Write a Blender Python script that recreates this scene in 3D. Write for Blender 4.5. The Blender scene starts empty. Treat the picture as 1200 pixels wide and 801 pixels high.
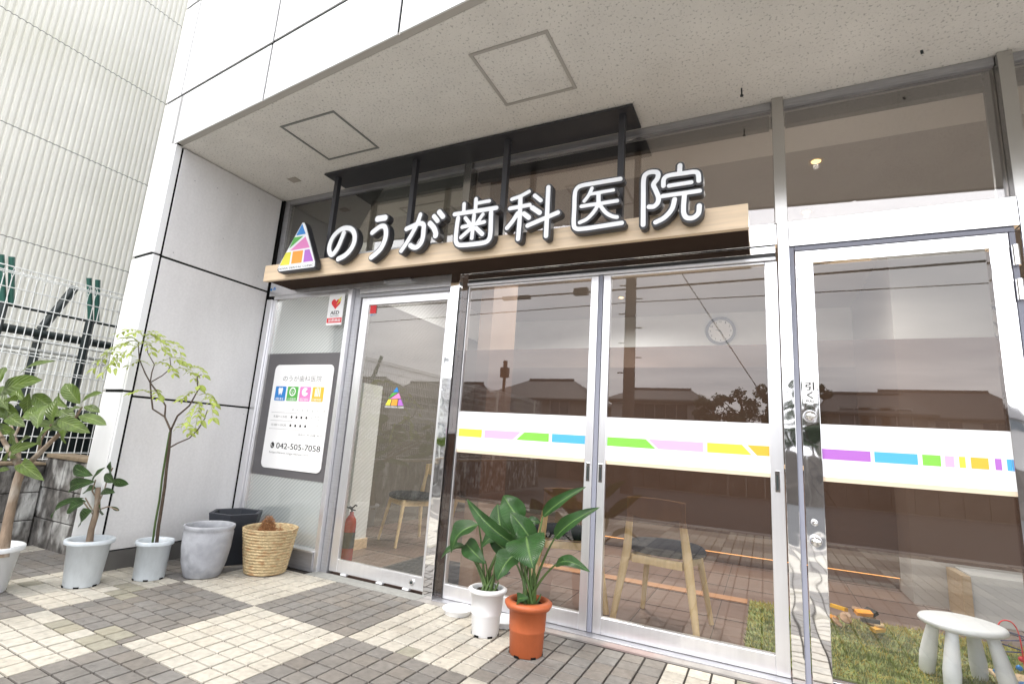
import bpy, math, random
from math import sin, cos, pi, radians, hypot, sqrt, atan2
from mathutils import Vector, Matrix, noise
random.seed(7)
SC = bpy.context.scene
COL = SC.collection

# ------------------------------------------------------------------ camera
F_PX, YAW, PITCH, ROLL = 601.23, -0.46159422, 0.19195489, 0.06739208
CAM = Vector((0, -2.96, 1.0))
def cam_axes(a, b, g):
    f = Vector((sin(a)*cos(b), cos(a)*cos(b), sin(b)))
    r0 = Vector((cos(a), -sin(a), 0)); u0 = r0.cross(f)
    return r0*cos(g)+u0*sin(g), -r0*sin(g)+u0*cos(g), f
AX, AU, AF = cam_axes(YAW, PITCH, ROLL)
cd = bpy.data.cameras.new('camera'); cam = bpy.data.objects.new('camera', cd); COL.objects.link(cam)
m = Matrix.Identity(4)
for i in range(3):
    m[i][0] = AX[i]; m[i][1] = AU[i]; m[i][2] = -AF[i]; m[i][3] = CAM[i]
cam.matrix_world = m
cd.sensor_width = 36; cd.lens = F_PX/1200*36; cd.clip_start = 0.05; cd.clip_end = 2000
cd.shift_y = 0.0
SC.camera = cam

# ------------------------------------------------------------------ world, sun, exposure
SUN_EL, SUN_AZ = radians(48), radians(205)     # azimuth measured clockwise from +Y
w = bpy.data.worlds.new('World'); SC.world = w; w.use_nodes = True
nt = w.node_tree; nt.nodes.clear()
def N(t, ty, **kw):
    n = t.nodes.new(ty)
    for k, v in kw.items():
        if k.startswith('i_'):
            n.inputs[k[2:].replace('_', ' ')].default_value = v
        else: setattr(n, k, v)
    return n
out = N(nt, 'ShaderNodeOutputWorld'); bg = N(nt, 'ShaderNodeBackground')
sky = N(nt, 'ShaderNodeTexSky'); sky.sky_type = 'NISHITA'; sky.sun_disc = False
sky.sun_elevation = SUN_EL; sky.sun_rotation = SUN_AZ; sky.dust_density = 3; sky.air_density = 1.5
tc = N(nt, 'ShaderNodeTexCoord'); sep = N(nt, 'ShaderNodeSeparateXYZ')
nt.links.new(tc.outputs['Generated'], sep.inputs[0])
mz = N(nt, 'ShaderNodeMath', operation='MAXIMUM'); mz.inputs[1].default_value = 0.0
nt.links.new(sep.outputs['Z'], mz.inputs[0])
ma = N(nt, 'ShaderNodeMath', operation='ADD'); ma.inputs[1].default_value = 0.12
nt.links.new(mz.outputs[0], ma.inputs[0])
dv = []
for ax in 'XY':
    d = N(nt, 'ShaderNodeMath', operation='DIVIDE')
    nt.links.new(sep.outputs[ax], d.inputs[0]); nt.links.new(ma.outputs[0], d.inputs[1]); dv.append(d)
cmb = N(nt, 'ShaderNodeCombineXYZ')
nt.links.new(dv[0].outputs[0], cmb.inputs[0]); nt.links.new(dv[1].outputs[0], cmb.inputs[1])
mp = N(nt, 'ShaderNodeMapping'); mp.inputs['Scale'].default_value = (0.6, 1.0, 1)
nt.links.new(cmb.outputs[0], mp.inputs[0])
nz = N(nt, 'ShaderNodeTexNoise'); nz.inputs['Scale'].default_value = 1.1
nz.inputs['Detail'].default_value = 7; nz.inputs['Roughness'].default_value = 0.55; nz.inputs['Distortion'].default_value = 0.4
nt.links.new(mp.outputs[0], nz.inputs['Vector'])
cr = N(nt, 'ShaderNodeValToRGB')
cr.color_ramp.elements[0].position = 0.30; cr.color_ramp.elements[0].color = (9.3, 9.5, 10.3, 1)
cr.color_ramp.elements[1].position = 0.66; cr.color_ramp.elements[1].color = (15.2, 15.2, 15.5, 1)
nt.links.new(nz.outputs['Fac'], cr.inputs[0])
mx = N(nt, 'ShaderNodeMixRGB'); mx.inputs[0].default_value = 0.90
nt.links.new(sky.outputs[0], mx.inputs[1]); nt.links.new(cr.outputs[0], mx.inputs[2])
nt.links.new(mx.outputs[0], bg.inputs['Color']); bg.inputs['Strength'].default_value = 0.12
nt.links.new(bg.outputs[0], out.inputs['Surface'])
sl = bpy.data.lights.new('sun', 'SUN'); sl.energy = 1.0; sl.angle = radians(14); sl.color = (1, .95, .88)
so = bpy.data.objects.new('sun', sl); COL.objects.link(so)
sd = Vector((sin(SUN_AZ)*cos(SUN_EL), cos(SUN_AZ)*cos(SUN_EL), sin(SUN_EL)))
so.rotation_euler = sd.to_track_quat('Z', 'Y').to_euler(); so.location = sd*30
SC.view_settings.view_transform = 'Standard'; SC.view_settings.look = 'None'
SC.view_settings.gamma = 1; SC.view_settings.use_curve_mapping = False
SC.view_settings.exposure = 1.05
SC.cycles.use_denoising = True
SC.cycles.max_bounces = 14; SC.cycles.transparent_max_bounces = 24; SC.cycles.glossy_bounces = 6
SC.cycles.sample_clamp_indirect = 6

# ------------------------------------------------------------------ helpers
def at(x, y, Y):
    """point on the plane at depth Y under pixel (x, y) of the 1200 px photograph"""
    d = AX*((x-600)/F_PX) - AU*((y-400.5)/F_PX) + AF
    t = (Y-CAM.y)/d.y
    return CAM+d*t

def worldloc(o):
    v = Vector((0, 0, 0))
    while o is not None:
        v += o.location; o = o.parent
    return v

def tag(o, label=None, cat=None, group=None, kind=None):
    if label: o['label'] = label
    if cat: o['category'] = cat
    if group: o['group'] = group
    if kind: o['kind'] = kind
    return o

def thing(name, label, cat, loc=(0, 0, 0), group=None):
    o = bpy.data.objects.new(name, None); COL.objects.link(o); o.location = loc
    o.empty_display_size = .1
    return tag(o, label, cat, group)

class MB:
    def __init__(s): s.v = []; s.f = []; s.mi = []; s.sm = []; s.uv = []
    def add(s, vs, fs, mi=0, smooth=False, uv=None):
        b = len(s.v); s.v += [tuple(p) for p in vs]
        for k, f in enumerate(fs):
            s.f.append(tuple(b+i for i in f)); s.mi.append(mi); s.sm.append(smooth)
            s.uv.append([uv[i] for i in f] if uv else None)
        return s
    def box(s, x0, x1, y0, y1, z0, z1, mi=0, M=None):
        vs = [(x, y, z) for z in (z0, z1) for y in (y0, y1) for x in (x0, x1)]
        if M is not None: vs = [M @ Vector(p) for p in vs]
        return s.add(vs, [(0, 2, 3, 1), (4, 5, 7, 6), (0, 1, 5, 4), (2, 6, 7, 3), (0, 4, 6, 2), (1, 3, 7, 5)], mi)
    def quad(s, a, b, c, d, mi=0): return s.add([a, b, c, d], [(0, 1, 2, 3)], mi)
    def tube(s, pts, r, n=8, mi=0, caps=True, squash=1.0):
        pts = [Vector(p) for p in pts]
        if not isinstance(r, (list, tuple)): r = [r]*len(pts)
        vs, fs = [], []
        up = None
        for i, p in enumerate(pts):
            t = (pts[min(i+1, len(pts)-1)]-pts[max(i-1, 0)])
            if t.length < 1e-9: t = Vector((0, 0, 1))
            t.normalize()
            if up is None:
                up = Vector((0, 0, 1)) if abs(t.z) < .9 else Vector((1, 0, 0))
            u = (up-t*up.dot(t)).normalized(); v = t.cross(u); up = u
            for k in range(n):
                a = 2*pi*k/n
                vs.append(p+u*cos(a)*r[i]+v*sin(a)*r[i]*squash)
        for i in range(len(pts)-1):
            for k in range(n):
                a = i*n+k; b = i*n+(k+1) % n
                fs.append((a, b, b+n, a+n))
        s.add(vs, fs, mi, True)
        if caps:
            s.add(vs[:n][::-1], [tuple(range(n))], mi); s.add(vs[-n:], [tuple(range(n))], mi)
        return s
    def lathe(s, prof, c=(0, 0, 0), n=40, mi=0, squash=1.0, wob=None):
        vs, fs = [], []
        for i, (r, z) in enumerate(prof):
            for k in range(n):
                a = 2*pi*k/n; rr = r*(1+(wob(a, z) if wob else 0))
                vs.append((c[0]+rr*cos(a), c[1]+rr*sin(a)*squash, c[2]+z))
        for i in range(len(prof)-1):
            for k in range(n):
                a = i*n+k; b = i*n+(k+1) % n
                fs.append((a, b, b+n, a+n))
        s.add(vs, fs, mi, True)
        return s
    def prism(s, poly, y0, y1, mi=0):
        """poly of (x, z) extruded along Y from y0 (front, toward -Y) to y1"""
        n = len(poly)
        area = sum(poly[i][0]*poly[(i+1) % n][1]-poly[(i+1) % n][0]*poly[i][1] for i in range(n))
        if area < 0: poly = poly[::-1]
        vs = [(x, y0, z) for x, z in poly]+[(x, y1, z) for x, z in poly]
        fs = [tuple(range(n)), tuple(range(2*n-1, n-1, -1))]+[((i+1) % n, i, i+n, (i+1) % n+n) for i in range(n)]
        return s.add(vs, fs, mi)
    def face(s, poly, y, mi=0):
        n = len(poly)
        area = sum(poly[i][0]*poly[(i+1) % n][1]-poly[(i+1) % n][0]*poly[i][1] for i in range(n))
        if area < 0: poly = poly[::-1]
        return s.add([(x, y, z) for x, z in poly], [tuple(range(n))], mi)
    def xform(s, M): s.v = [tuple(M @ Vector(p)) for p in s.v]; return s
    def build(s, name, mats, parent=None, label=None, cat=None, group=None, kind=None, bevel=0, sub=0):
        if not isinstance(mats, (list, tuple)): mats = [mats]
        off = worldloc(parent) if parent else Vector((0, 0, 0))
        loc = Vector((0, 0, 0))
        if parent is None and s.v and kind != 'structure':
            xs = [p[0] for p in s.v]; ys = [p[1] for p in s.v]; zs = [p[2] for p in s.v]
            loc = Vector(((min(xs)+max(xs))/2, (min(ys)+max(ys))/2, min(zs))); off = loc
        me = bpy.data.meshes.new(name)
        me.from_pydata([(p[0]-off.x, p[1]-off.y, p[2]-off.z) for p in s.v], [], s.f)
        for mm in mats: me.materials.append(mm)
        me.polygons.foreach_set('material_index', s.mi)
        me.polygons.foreach_set('use_smooth', s.sm)
        if any(u for u in s.uv):
            ul = me.uv_layers.new(name='UVMap'); k = 0
            for u, f in zip(s.uv, s.f):
                for j in range(len(f)):
                    ul.data[k].uv = u[j] if u else (0, 0); k += 1
        me.update()
        o = bpy.data.objects.new(name, me); COL.objects.link(o)
        if parent: o.parent = parent
        else: o.location = loc
        if bevel:
            b = o.modifiers.new('bevel', 'BEVEL'); b.width = bevel; b.segments = 2; b.limit_method = 'ANGLE'
            b.angle_limit = radians(40)
        if sub:
            b = o.modifiers.new('sub', 'SUBSURF'); b.levels = sub; b.render_levels = sub
        return tag(o, label, cat, group, kind)

def copy_tree(o, parent=None):
    c = o.copy(); COL.objects.link(c); c.parent = parent
    for ch in list(o.children): copy_tree(ch, c)
    return c

_tc = {}
def text_mesh(body):
    if body in _tc: return _tc[body]
    cu = bpy.data.curves.new('t', 'FONT'); cu.body = body; cu.resolution_u = 3
    ob = bpy.data.objects.new('t', cu); COL.objects.link(ob)
    bpy.context.view_layer.update()
    me = ob.to_mesh()
    vs = [(v.co.x, v.co.y) for v in me.vertices]; fs = [tuple(p.vertices) for p in me.polygons]
    ob.to_mesh_clear(); bpy.data.objects.remove(ob); bpy.data.curves.remove(cu)
    x0 = min(v[0] for v in vs); x1 = max(v[0] for v in vs); y0 = min(v[1] for v in vs); y1 = max(v[1] for v in vs)
    _tc[body] = (vs, fs, x0, x1, y0, y1); return _tc[body]
def put_text(mb, body, x0, x1, z, h, y, mi=0, bold=0):
    """fit text in x0..x1 with height h, base line at z, facing -Y"""
    vs, fs, a, b, c, d = text_mesh(body)
    sx = (x1-x0)/(b-a); sz = h/(d-c)
    for k, dx in enumerate([0] if not bold else [-bold, 0, bold]):
        mb.add([(x0+(vx-a)*sx+dx, y-.0001*k, z+(vy-c)*sz) for vx, vy in vs], [f for f in fs], mi)

# ------------------------------------------------------------------ materials
def mat(name, col, rough=.6, metal=0, var=0, vscale=6, bump=0, bscale=30, spec=.5, vec='Object', detail=5, stretch=None, coat=0, var2=None, v2scale=1.0):
    m = bpy.data.materials.new(name); m.use_nodes = True; t = m.node_tree
    b = t.nodes['Principled BSDF']
    b.inputs['Base Color'].default_value = (*col, 1); b.inputs['Roughness'].default_value = rough
    b.inputs['Metallic'].default_value = metal; b.inputs['Specular IOR Level'].default_value = spec
    if coat: b.inputs['Coat Weight'].default_value = coat
    if var or bump:
        tcn = N(t, 'ShaderNodeTexCoord'); mpn = N(t, 'ShaderNodeMapping')
        if stretch: mpn.inputs['Scale'].default_value = stretch
        t.links.new(tcn.outputs[vec], mpn.inputs[0])
    if var:
        n = N(t, 'ShaderNodeTexNoise'); n.inputs['Scale'].default_value = vscale; n.inputs['Detail'].default_value = detail
        t.links.new(mpn.outputs[0], n.inputs['Vector'])
        r = N(t, 'ShaderNodeMapRange'); r.inputs['From Min'].default_value = .3; r.inputs['From Max'].default_value = .7
        r.inputs['To Min'].default_value = 1-var; r.inputs['To Max'].default_value = 1+var*.6
        t.links.new(n.outputs['Fac'], r.inputs['Value'])
        x = N(t, 'ShaderNodeMixRGB', blend_type='MULTIPLY'); x.inputs[0].default_value = 1; x.inputs[1].default_value = (*col, 1)
        t.links.new(r.outputs[0], x.inputs[2]); last = x
        if var2:
            n2 = N(t, 'ShaderNodeTexNoise'); n2.inputs['Scale'].default_value = v2scale; n2.inputs['Detail'].default_value = 3
            t.links.new(mpn.outputs[0], n2.inputs['Vector'])
            r2 = N(t, 'ShaderNodeMapRange'); r2.inputs['From Min'].default_value = .5; r2.inputs['From Max'].default_value = .68
            t.links.new(n2.outputs['Fac'], r2.inputs['Value'])
            x2 = N(t, 'ShaderNodeMixRGB'); x2.inputs[2].default_value = (*var2, 1)
            t.links.new(r2.outputs[0], x2.inputs[0]); t.links.new(x.outputs[0], x2.inputs[1]); last = x2
        t.links.new(last.outputs[0], b.inputs['Base Color'])
    if bump:
        n = N(t, 'ShaderNodeTexNoise'); n.inputs['Scale'].default_value = bscale; n.inputs['Detail'].default_value = 6
        t.links.new(mpn.outputs[0], n.inputs['Vector'])
        bp = N(t, 'ShaderNodeBump'); bp.inputs['Strength'].default_value = bump; bp.inputs['Distance'].default_value = .01
        t.links.new(n.outputs['Fac'], bp.inputs['Height']); t.links.new(bp.outputs[0], b.inputs['Normal'])
    return m

def emis(name, col, s):
    m = bpy.data.materials.new(name); m.use_nodes = True; b = m.node_tree.nodes['Principled BSDF']
    b.inputs['Base Color'].default_value = (*col, 1)
    b.inputs['Emission Color'].default_value = (*col, 1); b.inputs['Emission Strength'].default_value = s
    return m

def glass(name, tint=(1, 1, 1), base=.06, k=1.8, stripes=0, milk=0, milkcol=(.8, .85, .85), rough=0.0, trl=.5):
    """one thin pane: clear transmission with a mirror reflection on top; optional fine diagonal film lines and milkiness"""
    m = bpy.data.materials.new(name); m.use_nodes = True; t = m.node_tree; t.nodes.clear()
    o = N(t, 'ShaderNodeOutputMaterial'); tr = N(t, 'ShaderNodeBsdfTransparent'); tr.inputs[0].default_value = (*tint, 1)
    gl = N(t, 'ShaderNodeBsdfGlossy'); gl.inputs['Roughness'].default_value = rough; gl.inputs[0].default_value = (1, .975, .965, 1)
    fr = N(t, 'ShaderNodeFresnel'); fr.inputs[0].default_value = 1.5
    geo = N(t, 'ShaderNodeNewGeometry')
    mu = N(t, 'ShaderNodeMath', operation='MULTIPLY_ADD'); mu.inputs[1].default_value = k; mu.inputs[2].default_value = base; mu.use_clamp = True
    # the pane is seen from both sides: keep the Fresnel term symmetric
    lw = N(t, 'ShaderNodeLayerWeight'); lw.inputs[0].default_value = .25
    t.links.new(lw.outputs['Fresnel'], mu.inputs[0])
    base_sh = tr
    if milk or stripes:
        df = N(t, 'ShaderNodeBsdfDiffuse'); df.inputs[0].default_value = (*milkcol, 1)
        tl = N(t, 'ShaderNodeBsdfTranslucent'); tl.inputs[0].default_value = (*milkcol, 1)
        ad = N(t, 'ShaderNodeMixShader'); ad.inputs[0].default_value = trl
        t.links.new(df.outputs[0], ad.inputs[1]); t.links.new(tl.outputs[0], ad.inputs[2])
        mm = N(t, 'ShaderNodeMixShader'); mm.inputs[0].default_value = milk
        t.links.new(tr.outputs[0], mm.inputs[1]); t.links.new(ad.outputs[0], mm.inputs[2])
        if stripes:
            tcn = N(t, 'ShaderNodeTexCoord'); mpn = N(t, 'ShaderNodeMapping'); mpn.inputs['Rotation'].default_value = (0, radians(-47), 0)
            t.links.new(tcn.outputs['Object'], mpn.inputs[0])
            wv = N(t, 'ShaderNodeTexWave'); wv.wave_type = 'BANDS'; wv.bands_direction = 'X'; wv.inputs['Scale'].default_value = stripes
            t.links.new(mpn.outputs[0], wv.inputs[0])
            mr = N(t, 'ShaderNodeMapRange'); mr.inputs['To Min'].default_value = max(0, milk-.05); mr.inputs['To Max'].default_value = milk+.05
            t.links.new(wv.outputs['Fac'], mr.inputs['Value']); t.links.new(mr.outputs[0], mm.inputs[0])
        base_sh = mm
    mix = N(t, 'ShaderNodeMixShader')
    t.links.new(mu.outputs[0], mix.inputs[0]); t.links.new(base_sh.outputs[0], mix.inputs[1]); t.links.new(gl.outputs[0], mix.inputs[2])
    t.links.new(mix.outputs[0], o.inputs[0])
    return m

def leafmat(name, col, rib, edge=None, rough=.35, trans=.25, veins=9, varc=.3):
    m = bpy.data.materials.new(name); m.use_nodes = True; t = m.node_tree
    b = t.nodes['Principled BSDF']; b.inputs['Roughness'].default_value = rough
    uv = N(t, 'ShaderNodeUVMap'); sp = N(t, 'ShaderNodeSeparateXYZ'); t.links.new(uv.outputs[0], sp.inputs[0])
    # v across: 0 at midrib .. 1 at edge ; u along
    rb = N(t, 'ShaderNodeMapRange'); rb.inputs['From Min'].default_value = .02; rb.inputs['From Max'].default_value = .09
    rb.inputs['To Min'].default_value = 1; rb.inputs['To Max'].default_value = 0
    ab = N(t, 'ShaderNodeMath', operation='ABSOLUTE'); t.links.new(sp.outputs['Y'], ab.inputs[0]); t.links.new(ab.outputs[0], rb.inputs['Value'])
    # veins: sin((u - .35*v)*veins*2pi)
    m1 = N(t, 'ShaderNodeMath', operation='MULTIPLY'); m1.inputs[1].default_value = -.30; t.links.new(ab.outputs[0], m1.inputs[0])
    m2 = N(t, 'ShaderNodeMath', operation='ADD'); t.links.new(sp.outputs['X'], m2.inputs[0]); t.links.new(m1.outputs[0], m2.inputs[1])
    m3 = N(t, 'ShaderNodeMath', operation='MULTIPLY'); m3.inputs[1].default_value = veins*2*pi; t.links.new(m2.outputs[0], m3.inputs[0])
    m4 = N(t, 'ShaderNodeMath', operation='SINE'); t.links.new(m3.outputs[0], m4.inputs[0])
    vr = N(t, 'ShaderNodeMapRange'); vr.inputs['From Min'].default_value = .8; vr.inputs['From Max'].default_value = 1; vr.inputs['To Max'].default_value = .22
    t.links.new(m4.outputs[0], vr.inputs['Value'])
    mxx = N(t, 'ShaderNodeMath', operation='MAXIMUM'); t.links.new(rb.outputs[0], mxx.inputs[0]); t.links.new(vr.outputs[0], mxx.inputs[1])
    tcn = N(t, 'ShaderNodeTexCoord'); nz = N(t, 'ShaderNodeTexNoise'); nz.inputs['Scale'].default_value = 14; nz.inputs['Detail'].default_value = 3
    t.links.new(tcn.outputs['Object'], nz.inputs['Vector'])
    cr = N(t, 'ShaderNodeMapRange'); cr.inputs['From Min'].default_value = .3; cr.inputs['From Max'].default_value = .7
    cr.inputs['To Min'].default_value = 1-varc; cr.inputs['To Max'].default_value = 1+varc
    t.links.new(nz.outputs['Fac'], cr.inputs['Value'])
    cm = N(t, 'ShaderNodeMixRGB', blend_type='MULTIPLY'); cm.inputs[0].default_value = 1; cm.inputs[1].default_value = (*col, 1)
    t.links.new(cr.outputs[0], cm.inputs[2])
    mc = N(t, 'ShaderNodeMixRGB'); mc.inputs[2].default_value = (*rib, 1)
    t.links.new(mxx.outputs[0], mc.inputs[0]); t.links.new(cm.outputs[0], mc.inputs[1])
    t.links.new(mc.outputs[0], b.inputs['Base Color'])
    bp = N(t, 'ShaderNodeBump'); bp.inputs['Strength'].default_value = .35; bp.inputs['Distance'].default_value = .004
    t.links.new(m4.outputs[0], bp.inputs['Height']); t.links.new(bp.outputs[0], b.inputs['Normal'])
    tl = N(t, 'ShaderNodeBsdfTranslucent'); t.links.new(mc.outputs[0], tl.inputs[0])
    mix = N(t, 'ShaderNodeMixShader'); mix.inputs[0].default_value = trans
    t.links.new(b.outputs[0], mix.inputs[1]); t.links.new(tl.outputs[0], mix.inputs[2])
    t.links.new(mix.outputs[0], t.nodes['Material Output'].inputs[0])
    return m

M = {}
M['panel'] = mat('white_cladding', (.80, .81, .82), .38, var=.03, vscale=2, spec=.4)
M['sidepanel'] = mat('side_cladding', (.71, .705, .71), .42, var=.05, vscale=60, bump=.04, bscale=220)
M['joint'] = mat('joint_sealant', (.010, .010, .010), .8, spec=.1)
M['kick'] = mat('kick_plate', (.12, .115, .11), .55, var=.15, vscale=8)
M['satin'] = mat('satin_aluminium', (.80, .80, .82), .28, .75, var=.04, vscale=40, stretch=(1, 1, .05))
M['greymetal'] = mat('grey_metal', (.42, .42, .44), .35, .6, var=.15, vscale=30, stretch=(.3, 1, 3))
def chrome_mat():
    m = mat('mirror_stainless', (.86, .86, .87), .035, 1)
    t = m.node_tree; b = t.nodes['Principled BSDF']
    tcn = N(t, 'ShaderNodeTexCoord'); n = N(t, 'ShaderNodeTexNoise'); n.inputs['Scale'].default_value = 7; n.inputs['Detail'].default_value = 1
    t.links.new(tcn.outputs['Object'], n.inputs['Vector'])
    bp = N(t, 'ShaderNodeBump'); bp.inputs['Strength'].default_value = .10; bp.inputs['Distance'].default_value = .02
    t.links.new(n.outputs['Fac'], bp.inputs['Height']); t.links.new(bp.outputs[0], b.inputs['Normal'])
    return m
M['chrome'] = chrome_mat()
M['gasket'] = mat('gasket', (.26, .27, .33), .5)
M['darkframe'] = mat('dark_frame', (.05, .05, .05), .4)
M['blackmetal'] = mat('black_painted_steel', (.035, .036, .042), .42, var=.1)
M['glass'] = glass('clear_pane', (.93, .95, .94), .085, 1.0)
M['glassdoor'] = glass('lined_pane', (.93, .95, .92), .085, 1.0, stripes=13, milk=.12, milkcol=(.45, .45, .38))
M['transom'] = glass('transom_pane', (.86, .85, .84), .17, 1.0)
M['transomlined'] = glass('transom_lined_pane', (.82, .84, .81), .16, 1.0, stripes=34, milk=.14, milkcol=(.45, .47, .42))
M['frosted'] = glass('frosted_pane', (.95, 1, 1), .07, .8, stripes=13, milk=.40, milkcol=(.88, .96, .96), trl=.3)
M['film'] = glass('brown_film', (.27, .19, .15), .0, .0, milk=.23, milkcol=(.22, .135, .10))
M['greyfilm'] = mat('grey_film', (.11, .105, .11), .35, var=.05)
M['white'] = mat('white_vinyl', (.86, .87, .89), .35)
M['whitesign'] = mat('white_sign', (.88, .88, .88), .3)
M['beige'] = mat('beige_line', (.72, .60, .45), .5)
M['black'] = mat('black_print', (.015, .015, .015), .5)
M['greyprint'] = mat('grey_print', (.2, .2, .2), .5)
for k, c in dict(blue=(.02, .22, .60), cyan=(.08, .42, .75), green=(.09, .40, .07), lime=(.22, .58, .07), pink=(.72, .22, .50), lpink=(.80, .42, .68),
                 yellow=(.72, .68, .06), orange=(.85, .33, .04), amber=(.85, .45, .04), purple=(.42, .14, .55), red=(.75, .02, .03)).items():
    M[k] = mat('print_'+k, c, .4)
def woodmat(name, col, s=1.0, ax=(0.6, 8, 8)):
    return mat(name, col, .45, var=.14, vscale=5*s, stretch=ax, bump=.03, bscale=60)
M['wood'] = woodmat('light_wood', (.68, .49, .31))
M['beamwood'] = woodmat('beam_wood', (.80, .63, .44), 1, (.5, 6, 9))
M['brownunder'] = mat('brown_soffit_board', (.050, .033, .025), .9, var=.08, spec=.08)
M['chairwood'] = woodmat('chair_wood', (.66, .48, .26), 1, (8, 8, .7))
M['cloth'] = mat('dark_fabric', (.012, .013, .018), .9, bump=.2, bscale=300, spec=.1)
M['whiteplastic'] = mat('white_plastic', (.74, .76, .78), .38, var=.05, vscale=9)
M['bluewhite'] = mat('pale_plastic', (.62, .67, .71), .42, var=.06, vscale=7)
M['terra'] = mat('terracotta_plastic', (.47, .115, .038), .5, var=.08, vscale=12)
M['soil'] = mat('soil', (.035, .024, .017), .95, var=.4, vscale=60, bump=1, bscale=90)
M['cement'] = mat('cement', (.36, .37, .40), .75, var=.2, vscale=9, bump=.35, bscale=45, var2=(.27, .28, .30), v2scale=11)
M['charcoal'] = mat('charcoal_planter', (.028, .032, .042), .5, var=.1)
M['bark'] = mat('bark', (.23, .17, .12), .85, var=.35, vscale=25, bump=.8, bscale=60, stretch=(1, 1, .35), var2=(.34, .30, .25), v2scale=14)
M['darkbark'] = mat('dark_bark', (.085, .06, .042), .8, var=.3, vscale=30, bump=.4, bscale=80)
M['greenstem'] = mat('green_stem', (.07, .125, .03), .5, var=.2, vscale=14)
M['straw'] = mat('seagrass', (.60, .47, .27), .8, var=.35, vscale=45, bump=.8, bscale=140, stretch=(1, 1, 2.2), var2=(.42, .25, .12), v2scale=22)
M['coir'] = mat('coir_fibre', (.36, .17, .07), .95, var=.4, vscale=40)
M['steelgreen'] = mat('green_steel', (.03, .13, .10), .5, var=.2)
M['darksteel'] = mat('dark_steel', (.02, .03, .03), .5, var=.2)
M['wire'] = mat('galvanised_wire', (.80, .82, .80), .45, .1)

# soffit: speckled acoustic plaster
def soffit_mat():
    m = mat('soffit_plaster', (.77, .75, .715), .9, var=.07, vscale=3)
    t = m.node_tree; b = t.nodes['Principled BSDF']
    src = b.inputs['Base Color'].links[0].from_socket
    tcn = N(t, 'ShaderNodeTexCoord'); v = N(t, 'ShaderNodeTexNoise'); v.inputs['Scale'].default_value = 75; v.inputs['Detail'].default_value = 2.5
    t.links.new(tcn.outputs['Object'], v.inputs['Vector'])
    r = N(t, 'ShaderNodeMapRange'); r.inputs['From Min'].default_value = .30; r.inputs['From Max'].default_value = .42
    r.inputs['To Min'].default_value = .60; r.inputs['To Max'].default_value = 1
    t.links.new(v.outputs['Fac'], r.inputs['Value'])
    x = N(t, 'ShaderNodeMixRGB', blend_type='MULTIPLY'); x.inputs[0].default_value = 1
    t.links.new(src, x.inputs[1]); t.links.new(r.outputs[0], x.inputs[2]); t.links.new(x.outputs[0], b.inputs['Base Color'])
    bp = N(t, 'ShaderNodeBump'); bp.inputs['Strength'].default_value = .7; bp.inputs['Distance'].default_value = .006
    t.links.new(v.outputs['Fac'], bp.inputs['Height']); t.links.new(bp.outputs[0], b.inputs['Normal'])
    return m
M['soffit'] = soffit_mat()
M['grout'] = mat('grout', (.045, .038, .032), .95, var=.3, vscale=8, bump=.4, bscale=80)
def attr_mat(name, rough, bump, bscale, var=.12, vscale=12):
    m = mat(name, (.5, .5, .5), rough, var=var, vscale=vscale, bump=bump, bscale=bscale)
    t = m.node_tree
    for n in t.nodes:
        if n.type == 'MIX_RGB' and n.blend_type == 'MULTIPLY':
            a = N(t, 'ShaderNodeAttribute'); a.attribute_name = 'tone'
            t.links.new(a.outputs['Color'], n.inputs[1])
    return m
M['tile'] = attr_mat('ceramic_paver', .62, .25, 160, .16, 34)
def grime(m, amount, scale, lo=.45, hi=.75, stretch=None):
    t = m.node_tree; b = t.nodes['Principled BSDF']; src = b.inputs['Base Color'].links[0].from_socket
    tcn = N(t, 'ShaderNodeTexCoord'); mpn = N(t, 'ShaderNodeMapping')
    if stretch: mpn.inputs['Scale'].default_value = stretch
    n = N(t, 'ShaderNodeTexNoise'); n.inputs['Scale'].default_value = scale; n.inputs['Detail'].default_value = 9; n.inputs['Roughness'].default_value = .65
    t.links.new(tcn.outputs['Object'], mpn.inputs[0]); t.links.new(mpn.outputs[0], n.inputs['Vector'])
    r = N(t, 'ShaderNodeMapRange'); r.inputs['From Min'].default_value = lo; r.inputs['From Max'].default_value = hi
    r.inputs['To Min'].default_value = 1; r.inputs['To Max'].default_value = 1-amount
    t.links.new(n.outputs['Fac'], r.inputs['Value'])
    x = N(t, 'ShaderNodeMixRGB', blend_type='MULTIPLY'); x.inputs[0].default_value = 1
    t.links.new(src, x.inputs[1]); t.links.new(r.outputs[0], x.inputs[2]); t.links.new(x.outputs[0], b.inputs['Base Color'])
grime(M['tile'], .30, 2.2); grime(M['tile'], .45, 19, .60, .72)
grime(M['sidepanel'], .10, 1.6, .42, .75, (1, 3, .6)); grime(M['panel'], .07, 1.2, .45, .75, (2, 2, .3))
grime(M['bluewhite'], .22, 9, .50, .75, (1, 1, .35)); grime(M['whiteplastic'], .12, 9, .52, .75); grime(M['terra'], .25, 7, .48, .75, (1, 1, .4))
grime(M['soffit'], .06, 1.3, .5, .75)
def add_tone(o, cols):
    me = o.data; a = me.color_attributes.new('tone', 'FLOAT_COLOR', 'CORNER')
    k = 0
    for p, c in zip(me.polygons, cols):
        for j in range(p.loop_total):
            a.data[k].color = (*c, 1); k += 1

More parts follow.
